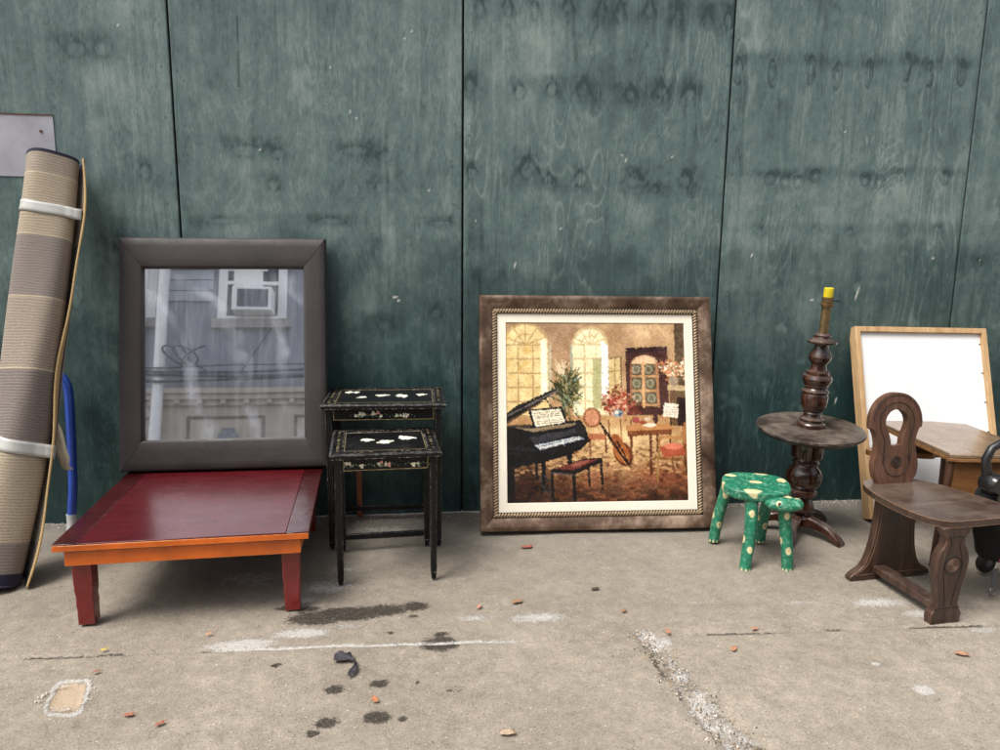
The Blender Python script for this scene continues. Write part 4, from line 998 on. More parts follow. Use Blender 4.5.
# ============================================================ pedestal table with a lamp stem through it
mah = m_wood('mahogany', (.014, .006, .004), (.042, .014, .008), (.105, .036, .018), 'z', 1, .18, (.30, .17, .10), (.50, .62), .35, .12, ((.30, .26, .22), .35))
mah_top = m_wood('mahogany_top', (.012, .007, .005), (.028, .017, .013), (.06, .038, .028), 'x', 1, .42, (.40, .34, .28), (.46, .6), .1, .12, ((.24, .19, .15), .55))
lt = empty('pedestal_lamp_table', (1.500, -.385, 0), (R(3.0), R(1.0), R(0)))
tag(lt, 'turned dark wood pedestal table with a round top and an upright lamp stem, no shade', 'lamp table')
b = MB(); pf = [(.0, .0), (.05, .060), (.052, .075), (.040, .085), (.036, .092), (.050, .100), (.058, .112), (.0585, .128), (.050, .150), (.043, .163), (.050, .170), (.062, .182), (.066, .195), (.062, .205), (.050, .212), (.058, .218), (.072, .232), (.077, .255), (.076, .280), (.066, .300), (.052, .315), (.049, .322), (.058, .328), (.058, .336), (.049, .342), (.047, .350), (.066, .357), (.068, .362), (.068, .452), (.066, .458), (.0, .458)]
pf = [(max(r_, .001), z+.0) for r_, z in pf if z >= .06]; pf[0] = (.001, .060)
b.lathe(pf, 48); b.build('pedestal', mah, lt, angle=28)
for k, an in enumerate((-58, -128, 160, 30)):
    b = MB(); d = Vector((math.cos(R(an)), math.sin(R(an)), 0)); s_ = Vector((-d.y, d.x, 0))
    path = [(.02, .062, .040, .026), (.06, .066, .038, .024), (.10, .064, .036, .020), (.14, .054, .036, .018), (.17, .040, .038, .018), (.195, .022, .040, .016), (.212, .008, .040, .012)]
    vs = []; fs = []
    for (r_, z, w_, h_) in path:
        w2 = w_/2+.004
        for (u_, v_) in ((-w2, -h_), (w2, -h_), (w2, h_*.6), (w2*.6, h_), (-w2*.6, h_), (-w2, h_*.6)):
            zz = max(z+v_, 0.0); vs.append(d*r_+s_*u_+Vector((0, 0, zz)))
    m_ = len(path)
    for i in range(m_-1):
        for q in range(6): fs.append((i*6+q, i*6+(q+1) % 6, (i+1)*6+(q+1) % 6, (i+1)*6+q))
    fs.append(tuple(range(6))); fs.append(tuple(range((m_-1)*6, m_*6)))
    b.add(vs, fs); b.build('foot', mah, lt, bevel=.003)
tz_ = .478
b = MB(); b.lathe([(.001, tz_-.018), (.19, tz_-.018), (.205, tz_-.014), (.214, tz_-.006), (.222, tz_-.001), (.226, tz_+.006), (.224, tz_+.013), (.216, tz_+.0165), (.206, tz_+.018), (.001, tz_+.018)], 96)
b.v = [Matrix.Translation((0, 0, tz_)) @ Matrix.Rotation(R(1.5), 4, 'X') @ Matrix.Rotation(R(-1.5), 4, 'Y') @ Matrix.Translation((0, 0, -tz_)) @ v for v in b.v]
b.build('table_top', mah_top, lt, angle=40)
def cz(mb): mb.v = [Vector((p.x, p.y, .488+(p.z-.458)*.925)) for p in mb.v]
up = [(.001, .458), (.056, .458), (.058, .462), (.058, .482), (.054, .488), (.044, .492), (.050, .500), (.051, .506), (.038, .516), (.034, .528), (.040, .534), (.037, .540), (.046, .552), (.053, .572), (.056, .598), (.055, .620), (.050, .630), (.056, .636), (.057, .642), (.046, .650), (.043, .656), (.050, .664), (.050, .670), (.055, .680), (.061, .692), (.062, .703), (.057, .714), (.046, .720), (.048, .728), (.048, .734), (.036, .742), (.031, .756), (.031, .768), (.038, .778), (.046, .792), (.048, .806), (.042, .822), (.031, .842), (.028, .856), (.032, .862), (.060, .870), (.062, .878), (.050, .884), (.036, .892), (.033, .900), (.036, .906), (.028, .914), (.001, .914)]
b = MB(); b.lathe(up, 48); cz(b); b.build('lamp_stem', mah, lt, angle=28)
m_brass = m_plain('aged_brass', (.22, .15, .075), .38, .8, .3, 40, .2)
b = MB(); b.lathe([(.001, .913), (.020, .913), (.019, .922), (.0185, 1.030), (.022, 1.034), (.022, 1.042), (.001, 1.042)], 28); b.lathe([(.001, 1.043), (.028, 1.043), (.030, 1.050), (.022, 1.053), (.001, 1.053)], 28)
cz(b); b.build('lamp_pipe', m_brass, lt, angle=35)
b = MB(); b.lathe([(.001, 1.053), (.021, 1.053), (.023, 1.062), (.023, 1.082), (.001, 1.082)], 28); cz(b); sk = b.build('socket', m_brass, lt, angle=35)
b = MB(); b.lathe([(.001, 1.079), (.019, 1.079), (.0195, 1.084), (.0195, 1.122), (.0175, 1.124), (.0165, 1.123), (.0165, 1.092), (.001, 1.092)], 28); cz(b); b.build('bulb_sleeve', m_plain('yellow_card', (.66, .52, .015), .45, 0, .1, 60, .1), lt, angle=35)
b = MB(); b.tube([(.02, -.008, 1.066), (.036, -.014, 1.066)], .003, 8); b.tube([(.036, -.014, 1.066), (.041, -.016, 1.066)], .006, 10); cz(b); b.build('switch_key', m_plain('black_plastic', (.01, .01, .01), .3), sk)

# ============================================================ pine framed whiteboard
wb = leaning('framed_whiteboard', (2.245, -.300), .003, R(0), math.atan2(.285, .875), R(1.0))
tag(wb, 'blank white board in a pale pine frame leaning on the wall behind the carved chair', 'whiteboard')
WW, WH = .695, .925
pine = m_wood('pine', (.42, .25, .11), (.56, .36, .18), (.66, .45, .25), 'z', .7, .5, None, bump=.05)
b = MB(); rail4(b, WW, WH, 0, [(0, .03), (0, -.022), (.002, -.024), (.024, -.024), (.026, -.022), (.026, .03)]); b.build('frame', pine, wb, angle=30)
b = MB(); b.box((-WW/2+.026, -.006, .026), (WW/2-.026, .004, WH-.026)); b.build('panel', m_plain('white_board', (.80, .80, .80), .22, 0, .04, 2.5, .02, .3), wb)
m_st = m_plain('staple', (.05, .05, .05), .5)
for k in range(6): b = MB(); b.box((WW/2-.036, -.0085, .12+k*.145), (WW/2-.026, -.0062, .1245+k*.145)); b.build('staple', m_st, wb)

# ============================================================ end table behind the chair
et = empty('end_table', (2.062, -.555, 0), (0, 0, R(-6)))
tag(et, 'narrow wooden end table with tapered legs between carved chair and whiteboard', 'side table')
oak = m_wood('worn_oak_top', (.15, .088, .048), (.22, .145, .088), (.28, .20, .13), 'y', 1, .26, (.20, .08, .03), (.4, .5), .35, .12)
brn = m_wood('orange_brown', (.14, .060, .020), (.25, .115, .040), (.35, .175, .068), 'x', 1, .4, (.10, .04, .02), (.5, .6))
dkb = m_wood('dark_leg', (.045, .018, .010), (.085, .036, .018), (.13, .058, .03), 'z', 1, .4, (.2, .1, .05))
eh = .475; EW, ED = .165, .285
b = MB(); b.prism([[(-EW, -ED+.015), (-EW+.03, -ED), (EW+.06, -ED), (EW+.06, ED-.05), (EW-.07, ED), (-EW, ED)]], eh-.016, eh); b.build('tabletop', oak, et, bevel=.003)
b = MB(); b.prism([[(-EW-.002, -ED+.012), (-EW+.03, -ED-.003), (EW+.062, -ED-.003), (EW+.062, ED-.05), (EW-.07, ED+.002), (-EW-.002, ED+.002)]], eh-.030, eh-.0165); b.build('edge_band', brn, et, bevel=.002)
b = MB(); b.box((-EW+.016, -ED+.022, eh-.20), (EW+.05, -ED+.040, eh-.031)); b.build('front_panel', brn, et, bevel=.002)
b = MB(); b.box((-EW+.035, ED-.16, eh-.13), (EW, ED-.14, eh-.031)); b.build('back_panel', dkb, et, bevel=.002)
b = MB(); cap = [(-.115+.03*math.cos(t_), .03*math.sin(t_)) for t_ in np.linspace(math.pi/2, 3*math.pi/2, 10)]+[(.115+.03*math.cos(t_), .03*math.sin(t_)) for t_ in np.linspace(-math.pi/2, math.pi/2, 10)]
b.prism([cap], 0, .024, Matrix.Translation((-EW+.035, .13, eh-.125)) @ Matrix.Rotation(R(-10), 4, 'Z')); b.build('lower_shelf', brn, et, bevel=.004)
for (sx, sy, tx_, ty_, bx_, by_) in ((-1, -1, -EW+.020, -ED+.030, -EW-.012, -ED+.030), (1, -1, EW-.01, -ED+.030, EW+.03, -ED+.02), (-1, 1, -EW+.035, .10, -EW-.012, .13), (1, 1, EW-.02, ED-.04, EW+.01, ED)):
    b = MB(); b.tube([(bx_, by_, 0), (bx_+(tx_-bx_)*.35, by_+(ty_-by_)*.35, (eh-.03)*.35), (tx_, ty_, eh-.031)], [.0085, .0125, .0145], 16); b.build('leg', dkb, et, angle=50)

# ============================================================ carved board chair
ch = empty('carved_chair', (1.620, -.865, 0), (R(1), 0, R(6)))
tag(ch, 'dark brown carved board chair with a keyhole opening and rosette in its back', 'chair')
cw = m_wood('walnut_carved', (.026, .013, .009), (.058, .030, .021), (.115, .064, .045), 'z', .8, .34, (.36, .17, .09), (.42, .56), .1, .25, ((.30, .26, .22), .2))
cwt = m_wood('walnut_back', (.060, .028, .017), (.13, .060, .036), (.20, .10, .064), 'z', .8, .4, (.035, .016, .01), (.46, .6), .1, .2)
cws = m_wood('walnut_seat', (.036, .020, .015), (.068, .040, .029), (.125, .078, .057), 'x', .8, .28, (.48, .26, .15), (.30, .46), .1, .25, ((.26, .21, .17), .25))
XZ = Matrix(((1, 0, 0, 0), (0, 0, 1, 0), (0, 1, 0, 0), (0, 0, 0, 1)))
def smooth_loop(pts, n=6, closed=True):
    out = []; m_ = len(pts)
    for i in range(m_ if closed else m_-1):
        p0, p1, p2, p3 = [Vector(pts[(i+k-1) % m_] if closed else pts[max(0, min(m_-1, i+k-1))]) for k in range(4)]
        for q in range(n):
            t = q/n; out.append(tuple(.5*((2*p1)+(-p0+p2)*t+(2*p0-5*p1+4*p2-p3)*t*t+(-p0+3*p1-3*p2+p3)*t**3)))
    if not closed: out.append(tuple(pts[-1]))
    return out
def mirror_x(half): return half+[(-x, z) for x, z in reversed(half)]
# backrest outline, x across, z up from the seat (.37)
half = [(.060, .352), (.075, .372), (.0, .0)]
def arc(cx, cz, r_, a0, a1, n): return [(cx+r_*math.cos(R(a0+(a1-a0)*k/n)), cz+r_*math.sin(R(a0+(a1-a0)*k/n))) for k in range(n+1)]
rgt = [(.072, .355), (.078, .385)]+arc(-.02, .445, .118, -22, 8, 6)+[(.088, .500), (.084, .530), (.090, .560), (.100, .585)]+[(.113, .592)]+arc(0, .612, .114, -4, 88, 20)
out = rgt+[(-x, z) for x, z in reversed(rgt)]
hole_r = [(.020, .522), (.025, .526), (.027, .545), (.033, .565), (.044, .588)]+arc(0, .612, .050, -8, 86, 10)
hole = hole_r+[(-x, z) for x, z in reversed(hole_r)]
BK = Matrix.Translation((0, -.0, 0)) @ Matrix.Rotation(R(-6), 4, 'X')
bkp = Matrix.Translation((0, .03, .355)) @ Matrix.Rotation(R(-7), 4, 'X') @ Matrix.Translation((0, 0, -.355))
b = MB(); b.prism([out, hole], -.014, .014, bkp @ XZ); back = b.build('backrest', cwt, ch, bevel=.004, angle=40)
dark_line = m_plain('carved_groove', (.008, .004, .003), .7)
b = MB()
for rr in (.006, .0135, .021): b.ring((0, .458, 0), rr, .0020, 40, bkp @ Matrix.Translation((0, -.0145, 0)) @ XZ)
b.tube([bkp @ Vector((.056*math.cos(R(a_)), -.0143, .458+.056*math.sin(R(a_)))) for a_ in range(-215, 36, 6)], .0015, 6)
for sx in (-1, 1):
    b.tube([bkp @ Vector((sx*x, -.0143, z)) for x, z in smooth_loop([(.062, .455), (.056, .50), (.054, .535), (.062, .565), (.074, .592)]+arc(0, .612, .077, 5, 88, 10), 4, False)], .0016, 6)
b.tube([bkp @ Vector((.104*math.cos(R(a_)), -.0143, .612+.104*math.sin(R(a_)))) for a_ in range(-2, 183, 5)], .0013, 6)
b.build('carving', dark_line, back)
# seat
sl_ = [(-.125, .04), (-.07, .075), (.02, .082), (.10, .06), (.150, .0), (.195, -.12), (.225, -.26), (.215, -.335), (.12, -.352), (-.02, -.356), (-.105, -.348), (-.150, -.30), (-.168, -.20), (-.160, -.06)]
b = MB(); b.prism([smooth_loop(sl_, 6)], .352, .376); b.build('seat', cws, ch, bevel=.007, seg=3, angle=50)
# rear plank: flared bell shape
rh = [(.178, .0), (.178, .014), (.160, .030), (.125, .055), (.105, .100), (.092, .160), (.085, .230), (.083, .300), (.088, .3515)]
lp = smooth_loop(rh, 5, False)
RP = Matrix.Translation((0, .0, 0)) @ Matrix.Rotation(R(6), 4, 'X')
b = MB(); b.prism([lp+[(-x, z) for x, z in reversed(lp)]], -.016, .016, Matrix.Translation((0, .005, 0)) @ XZ); rear = b.build('rear_leg_board', cw, ch, bevel=.004)
b = MB()
for sx in (-1, 1): b.tube([(sx*(x-.012), -.0115, z) for x, z in lp if z > .02], .0014, 6)
b.tube([(-.155, -.0115, .022), (.155, -.0115, .022)], .0014, 6); b.build('carving', m_plain('worn_groove', (.16, .085, .05), .5), rear)
# front plank: vase shape
fh = [(.058, .0), (.061, .035), (.052, .050), (.044, .072), (.046, .105), (.054, .150), (.062, .195), (.064, .230), (.056, .262), (.040, .290), (.038, .310), (.050, .330), (.060, .3515)]
lp = smooth_loop(fh, 5, False)
fy_ = -.335; fx0 = -.066
b = MB(); b.prism([lp+[(-x, z) for x, z in reversed(lp)]], -.016, .016, Matrix.Translation((fx0, fy_, 0)) @ XZ); fr = b.build('front_leg_board', cw, ch, bevel=.004)
FP = Matrix.Translation((fx0, fy_-.0163, 0))
b = MB()
for rr in (.006, .0135, .021): b.ring((0, .215, 0), rr, .0019, 32, FP @ XZ)
b.build('rosette', m_plain('rosette_edge', (.14, .075, .05), .5), fr)
b = MB()
for sx in (-1, 1):
    b.tube([FP @ Vector((sx*x, 0, z)) for x, z in smooth_loop([(.014, .065), (.018, .10), (.026, .15), (.036, .20), (.034, .235), (.024, .262), (.018, .29), (.025, .318)], 5, False)], .0016, 6)
b.tube([FP @ Vector((x, 0, .318)) for x in (-.03, .03)], .0016, 6); b.tube([FP @ Vector((x, 0, .058)) for x in (-.05, .05)], .0014, 6)
b.ring((0, .215, 0), .033, .0015, 32, FP @ XZ); b.build('carving', dark_line, fr)
b = MB(); b.box((-.085, fy_+.0165, .030), (-.030, -.0115, .058)); b.build('stretcher', cw, ch, bevel=.005)

# ============================================================ folded pushchair at the right edge
pc = empty('folded_pushchair', (1.950, -1.0, 0), (0, 0, R(8)))
tag(pc, 'black folded pushchair with a curved handle and a pink flower, cut by the right edge', 'pushchair')
bp = m_plain('black_rubber', (.014, .014, .015), .38, 0, .2, 60, .2); bf = m_plain('black_fabric', (.004, .004, .005), .85, 0, .3, 300, .4)
b = MB(); b.tube([(.20, 0, .500), (.18, 0, .545), (.13, 0, .575), (.05, 0, .585), (-.03, -.0, .580), (-.085, 0, .555), (-.105, 0, .515), (-.095, 0, .470), (-.085, 0, .430)], [.012, .012, .012, .013, .014, .015, .016, .017, .018], 18); hd_ = b.build('handle', bp, pc, angle=60)
b = MB(); b.lathe([(.001, -.035), (.030, -.035), (.038, -.025), (.040, .02), (.030, .035), (.001, .035)], 26, Matrix.Translation((-.075, -.012, .425)) @ Matrix.Rotation(R(90), 4, 'X')); b.lathe([(.001, -.045), (.024, -.045), (.030, -.03), (.030, .03), (.001, .03)], 22, Matrix.Translation((-.045, -.01, .375)) @ Matrix.Rotation(R(90), 4, 'X')); b.build('hinge', m_plain('gloss_black', (.012, .012, .013), .15, 0, .1, 9, 0, 0, .5), pc, angle=40)
b = MB()
ptsb = [(-.02, .0, .36), (-.03, .0, .30), (-.055, 0, .24), (-.075, .0, .17), (-.06, 0, .12), (-.01, 0, .10)]
vs = []; fs = []
lev = [(.10, -.055, .30, -.07, .08), (.16, -.078, .30, -.085, .09), (.20, -.086, .30, -.085, .10), (.26, -.092, .30, -.08, .10), (.31, -.105, .30, -.07, .10), (.37, -.105, .30, -.06, .09), (.42, -.08, .30, -.04, .07)]
nn = 20
for i, (z, xl, xr, yf, yb) in enumerate(lev):
    cx = (xl+xr)/2; rx_ = (xr-xl)/2
    for k in range(nn):
        a_ = 2*math.pi*k/nn; vs.append((cx+rx_*math.copysign(abs(math.cos(a_))**.7, math.cos(a_))+.006*math.sin(5*a_+i), (yf+yb)/2+(yb-yf)/2*math.sin(a_)+.008*math.sin(3*a_+2*i), z+.008*math.sin(4*a_+i)))
for i in range(len(lev)-1):
    for k in range(nn): fs.append((i*nn+k, i*nn+(k+1) % nn, (i+1)*nn+(k+1) % nn, (i+1)*nn+k))
fs.append(tuple(range(nn))); fs.append(tuple(range((len(lev)-1)*nn, len(lev)*nn)))
b.add(vs, fs); fb = b.build('fabric_seat', bf, pc, angle=80); sbs = fb.modifiers.new('s', 'SUBSURF'); sbs.levels = 1; sbs.render_levels = 2
b = MB()
for q in range(6):
    a_ = q*1.05; c_ = Vector((-.052+.022*math.cos(a_), -.089, .160+.012*math.sin(a_)))
    b.lathe([(.001, .004), (.008, .003), (.011, 0), (.001, -.002)], 10, Matrix.Translation(c_) @ Matrix.Rotation(R(90), 4, 'X') @ Matrix.Diagonal((1.2, .8, 1, 1)))
b.build('pink_flower', m_plain('hot_pink', (.75, .02, .28), .5), fb)
b = MB(); b.box((-.088, -.075, .045), (-.066, -.070, .12)); sp_ = b.build('strap', m_plain('grey_webbing', (.07, .075, .08), .7, 0, .2, 300, .3), pc, bevel=.001)
b = MB(); b.ring((-.078, .030, -.072), .014, .0032, 20, XZ @ Matrix.Scale(1, 4)); b.build('buckle', m_plain('buckle_grey', (.12, .12, .12), .4, .5), sp_)
for (x_, y_) in ((.012, -.09), (.22, -.09), (.10, .12)):
    b = MB(); Mw = Matrix.Translation((x_, y_, .042)) @ Matrix.Rotation(R(90), 4, 'X') @ Matrix.Rotation(0, 4, 'Z')
    b.lathe([(.018, -.014), (.036, -.014), (.042, -.007), (.042, .007), (.036, .014), (.018, .014)], 28, Mw, close=True); wo = b.build('wheel', bp, pc, angle=40)
    b = MB(); b.lathe([(.001, -.016), (.017, -.016), (.017, .016), (.001, .016)], 18, Mw); b.tube([(x_, y_-.018, .042), (x_, y_-.018, .11)], .007, 8); b.build('hub', m_plain('hub_grey', (.10, .10, .11), .4), wo)

# ============================================================ rolled rug
rug = empty('rolled_rug', (-1.785, -.64, 0)); tag(rug, 'tall rolled beige and grey woven rug tied with two white straps at the left', 'rug')
Bt = Vector((.002, 0, .004)); Tp = Vector((.108, .53, 1.588))
ax_ = (Tp-Bt).normalized(); rt_ = Vector((1, 0, 0)); rt_ = (rt_-ax_*rt_.dot(ax_)).normalized(); dp_ = rt_.cross(ax_); 
if dp_.y > 0: dp_ = -dp_                           # dp_ points to the viewer side
Lr = (Tp-Bt).length
def rug_pt(s, phi, r_, fl=0):
    """s along the roll, phi 0 = right, 90 deg = front"""
    t = s/Lr
    sag = .030*math.sin(math.pi*t)
    wx = .84+.05*t+.02*math.sin(5*t); wy = .74+.12*(1-t)**2
    x = r_*math.cos(phi)*wx+sag+.010; y = r_*math.sin(phi)*wy
    x += .006*math.sin(9*t+2*phi)*min(1, r_/.08); y += .006*math.cos(7*t+3*phi)*min(1, r_/.08)
    if fl: x += fl*(.016*math.sin(8.5*t+.6)+.004*math.sin(23*t))
    return Bt+ax_*(s)+rt_*x+dp_*y-Vector((0, 0, 0))
turns = 3.15; na = 300; nsg = 230; phi_end = R(12)
# phi runs from the free outer edge (q=0) backwards round the rear, the left, the front
CO = np.zeros((nsg, na, 3)); COLR = np.zeros((nsg, na, 3)); SS = np.zeros((nsg, na))
def srgb(*c): return lin(c)
beige, taupe, gbr, line_c, navy = srgb(172, 158, 138), srgb(158, 145, 131), srgb(134, 124, 118), srgb(188, 174, 150), srgb(40, 38, 58)
arc_len = np.zeros(na)
def r_of(q):
    th = q*turns*2*math.pi
    rr = .121-.0125*(th/(2*math.pi))*1.25
    return rr+.026*math.exp(-th/.40)
acc = 0
for j in range(1, na):
    acc += r_of(j/(na-1))*turns*2*math.pi/(na-1); arc_len[j] = acc
rb = random.Random(12)
bands = [(0, .05, navy), (.05, .16, gbr), (.16, .52, beige), (.52, .80, gbr), (.80, 1.08, taupe), (1.08, 1.13+.2, gbr), (1.33, 1.575, beige), (1.575, 1.66, taupe), (1.66, 1.8, navy)]
cols = {}
for i in range(nsg):
    s = Lr*i/(nsg-1)
    for j in range(na):
        q = j/(na-1); th = q*turns*2*math.pi; phi = phi_end-th; 
        p = rug_pt(s, phi, r_of(q), math.exp(-th/.35)); CO[i, j] = p
        al = arc_len[j]; off = .06*math.sin(al*3)
        kb = 0
        for k, (a0, a1, c_) in enumerate(bands):
            if a0 <= s < a1: kb = k; c_ = bands[k][2]; break
        cb = c_
        cell = (kb, int((al+.16)//.47))
        if cell not in cols: cols[cell] = rb.uniform(.9, 1.08)
        c_ = c_*cols[cell]
        if .10 < s < Lr-.05:
            if abs(s-bands[kb][0]) < .007 and kb > 2: c_ = line_c
            if abs(((al+.16) % .47)) < .006: c_ = line_c*.95
        if kb == 2 and .38 < s < .42 and .20 < al < .30: c_ = gbr
        if kb == 2 and .29 < s < .33 and .20 < al < .25: c_ = gbr*1.05
        if s < .022 or s > Lr-.008: c_ = navy
        if j < 5: c_ = srgb(182, 152, 104) if j < 3 else navy*.8
        COLR[i, j] = c_
def rug_mat():
    t = NT('woven_rug'); c = t.attr('col', True); s_ = t.attr('s'); u_ = t.attr('u')
    w1 = t.math('SINE', t.math('ADD', t.math('MULTIPLY', s_, 560), t.math('MULTIPLY', t.noise(t.coord(), 11, 3, .5), 9))); w2 = t.math('SINE', t.math('MULTIPLY', u_, 900))
    n = t.noise(t.coord(), 260, 3, .7)
    h = t.math('ADD', t.math('MULTIPLY', t.math('MULTIPLY', w1, w2), .5), t.math('MULTIPLY', w1, .35))
    c = t.mix(1.0, c, t.ramp(t.math('ADD', t.math('MULTIPLY', h, .35), n), [(.2, .45), (.85, 1.30)]), 'MULTIPLY')
    t.base(c); t.rough(.9); t.b.inputs['Specular IOR Level'].default_value = .15; t.b.inputs['Sheen Weight'].default_value = .1
    t.bump(t.math('ADD', h, n), .7, .0015); return t.m
Sg = np.repeat(np.linspace(0, Lr, nsg)[:, None], na, 1); Ug = np.repeat(arc_len[None], nsg, 0)
ro = grid_mesh('rug_roll', CO[..., 0], CO[..., 1], CO[..., 2], {'col': COLR, 's': Sg, 'u': Ug}, rug_mat(), rug)
sm = ro.modifiers.new('t', 'SOLIDIFY'); sm.thickness = .006; sm.offset = 0
m_nv = m_plain('navy_binding', (.022, .018, .045), .8, 0, .2, 200, .3)
b = MB(); b.tube([CO[nsg-1, j] for j in range(0, na, 3)], .0042, 8); b.build('edge_binding', m_nv, rug)
b = MB(); b.tube([CO[0, j]+np.array((0, 0, .003)) for j in range(0, na, 3)], .0045, 8); b.build('edge_binding', m_nv, rug)
b = MB(); b.tube([CO[i, 0] for i in range(0, nsg, 3)]+[CO[nsg-1, 0]], .0042, 8); b.build('hem', m_plain('tan_hem', (.42, .29, .13), .8, 0, .2, 150, .3), rug)
def strap(s0, tilt, wd, name='strap'):
    n_ = 90; X_ = np.zeros((5, n_+1)); Y_ = X_.copy(); Z_ = X_.copy()
    for j in range(n_+1):
        phi = 2*math.pi*j/n_
        q = ((phi_end-phi) % (2*math.pi))/(turns*2*math.pi); rr = r_of(q)
        if q*turns*2*math.pi > 5.9: rr += .022*((q*turns*2*math.pi-5.9)/.38)
        for i in range(5):
            s = s0+wd*(i/4-.5)+tilt*math.cos(phi)+.003*math.sin(phi*3); p = rug_pt(s, phi, rr+.0055+.001*math.sin(i*1.6)); X_[i, j], Y_[i, j], Z_[i, j] = p
    o = grid_mesh(name, X_, Y_, Z_, {}, m_tape, rug); m_ = o.modifiers.new('t', 'SOLIDIFY'); m_.thickness = .002; return o
m_tape = m_plain('white_strap', (.44, .44, .42), .45, 0, .08, 30, .1)
strap(1.44, -.006, .045); s2_ = strap(.515, -.020, .050)
pts = [(.160, .20, .575), (.178, .21, .57), (.190, .215, .53), (.198, .215, .47), (.208, .215, .42), (.204, .215, .375)]
b = MB(); vs = []; fs = []
for i, (x, y, z) in enumerate(pts):
    w_ = .010 if i < 5 else .006; vs += [(x-w_, y, z), (x+w_, y+.006, z)]
for i in range(len(pts)-1): fs.append((2*i, 2*i+1, 2*i+3, 2*i+2))
b.add(vs, fs)
vs = []; fs = []
pts2 = [(.168, .23, .52), (.166, .24, .47), (.172, .245, .42), (.184, .25, .375), (.200, .25, .36)]
for i, (x, y, z) in enumerate(pts2): vs += [(x-.012, y, z), (x+.012, y+.006, z+.004)]
for i in range(len(pts2)-1): fs.append((2*i, 2*i+1, 2*i+3, 2*i+2))
b.add(vs, fs)
o = b.build('loose_strap_end', m_plain('cream_strap', (.62, .56, .42), .6, 0, .1, 60, .1), s2_, angle=60); m_ = o.modifiers.new('t', 'SOLIDIFY'); m_.thickness = .002
# ============================================================ blue tubular frame behind the rug
bt = empty('blue_tube_frame', (-1.942, -.10, 0)); tag(bt, 'blue painted bent steel tube frame standing behind the rolled rug', 'tube frame')
blu = m_plain('blue_enamel', (.020, .065, .36), .28, 0, .15, 12, .05, .3)
b = MB(); c_ = [(.215, 0, .06)]+[(.232, 0, .2), (.243, 0, .4), (.250, 0, .605)]+[(.250-.07*(1-math.cos(R(a_))), 0, .62+.09*math.sin(R(a_))) for a_ in range(10, 91, 10)]
c_ = c_+[(.0, 0, .722), (-.2, 0, .732)]+[(-.2-.06*math.sin(R(a_)), 0, .672+.06*math.cos(R(a_))) for a_ in range(10, 91, 20)]+[(-.262, 0, .4), (-.265, 0, .06)]
b.tube(c_, .0185, 18); b.build('bent_tube', blu, bt, angle=60)
for x_ in (.2145, -.265):
    b = MB(); b.lathe([(.001, 0), (.024, 0), (.024, .012), (.0205, .02), (.0205, .075), (.001, .075)], 20, Matrix.Translation((x_, 0, 0))); b.build('end_cap', m_plain('grey_cap', (.42, .42, .42), .5), bt, angle=35)
b = MB(); b.tube([(-.10, -.03, .70), (.01, -.03, .60), (.05, -.03, .3)], .013, 14); b.build('white_tube', m_white, bt, angle=60)
b = MB(); b.box((-.24, .022, .30), (-.02, .036, .69)); b.build('black_panel', m_plain('black_mesh', (.01, .01, .011), .8), bt, bevel=.004)

# ============================================================ leaves and litter
def leaf(x, y, s, rot, col, name='dry_leaf', label='', seed=0, curl=.5):
    r = random.Random(seed); n = 18; ring_ = []
    for k in range(n):
        a_ = 2*math.pi*k/n; rr = s*(.75+.22*math.cos(2*a_)+.10*math.sin(5*a_+seed)+r.uniform(-.06, .06)); ring_.append((rr*math.cos(a_), rr*.95*math.sin(a_)))
    b = MB(); vs = [(0, 0, .001)]; fs = []
    for g in (.5, 1.0):
        for (u_, v_) in ring_:
            z = .002+curl*s*(.32*g*g*abs(v_)/s*1.3+.10*math.sin(u_*60/(s*40)+seed)*g+.22*max(0, math.sin(3*math.atan2(v_, u_)+seed))*g*g); vs.append((u_*g, v_*g*(1-.25*curl*g), max(.0012, z)))
    for k in range(n): fs.append((0, 1+k, 1+(k+1) % n)); fs.append((1+k, 1+n+k, 1+n+(k+1) % n, 1+(k+1) % n))
    b.add(vs, fs); b.tube([(s*.8, 0, .003), (s*1.25, .1*s, .004), (s*1.6, .3*s, .002)], .0007*max(1, s/.02), 5)
    o = b.build(name, m_plain(name+str(seed), col, .7, 0, .25, 120, .3), None, angle=80); o.location = (x, y, 0); o.rotation_euler = (0, 0, rot)
    m_ = o.modifiers.new('t', 'SOLIDIFY'); m_.thickness = .0006
    tag(o, label, 'leaf' if 'leaf' in name else 'litter', 'leaves and scraps on the sidewalk'); return o
OR, RD, TN, DK = (.27, .145, .08), (.20, .09, .06), (.40, .29, .20), (.06, .045, .035)
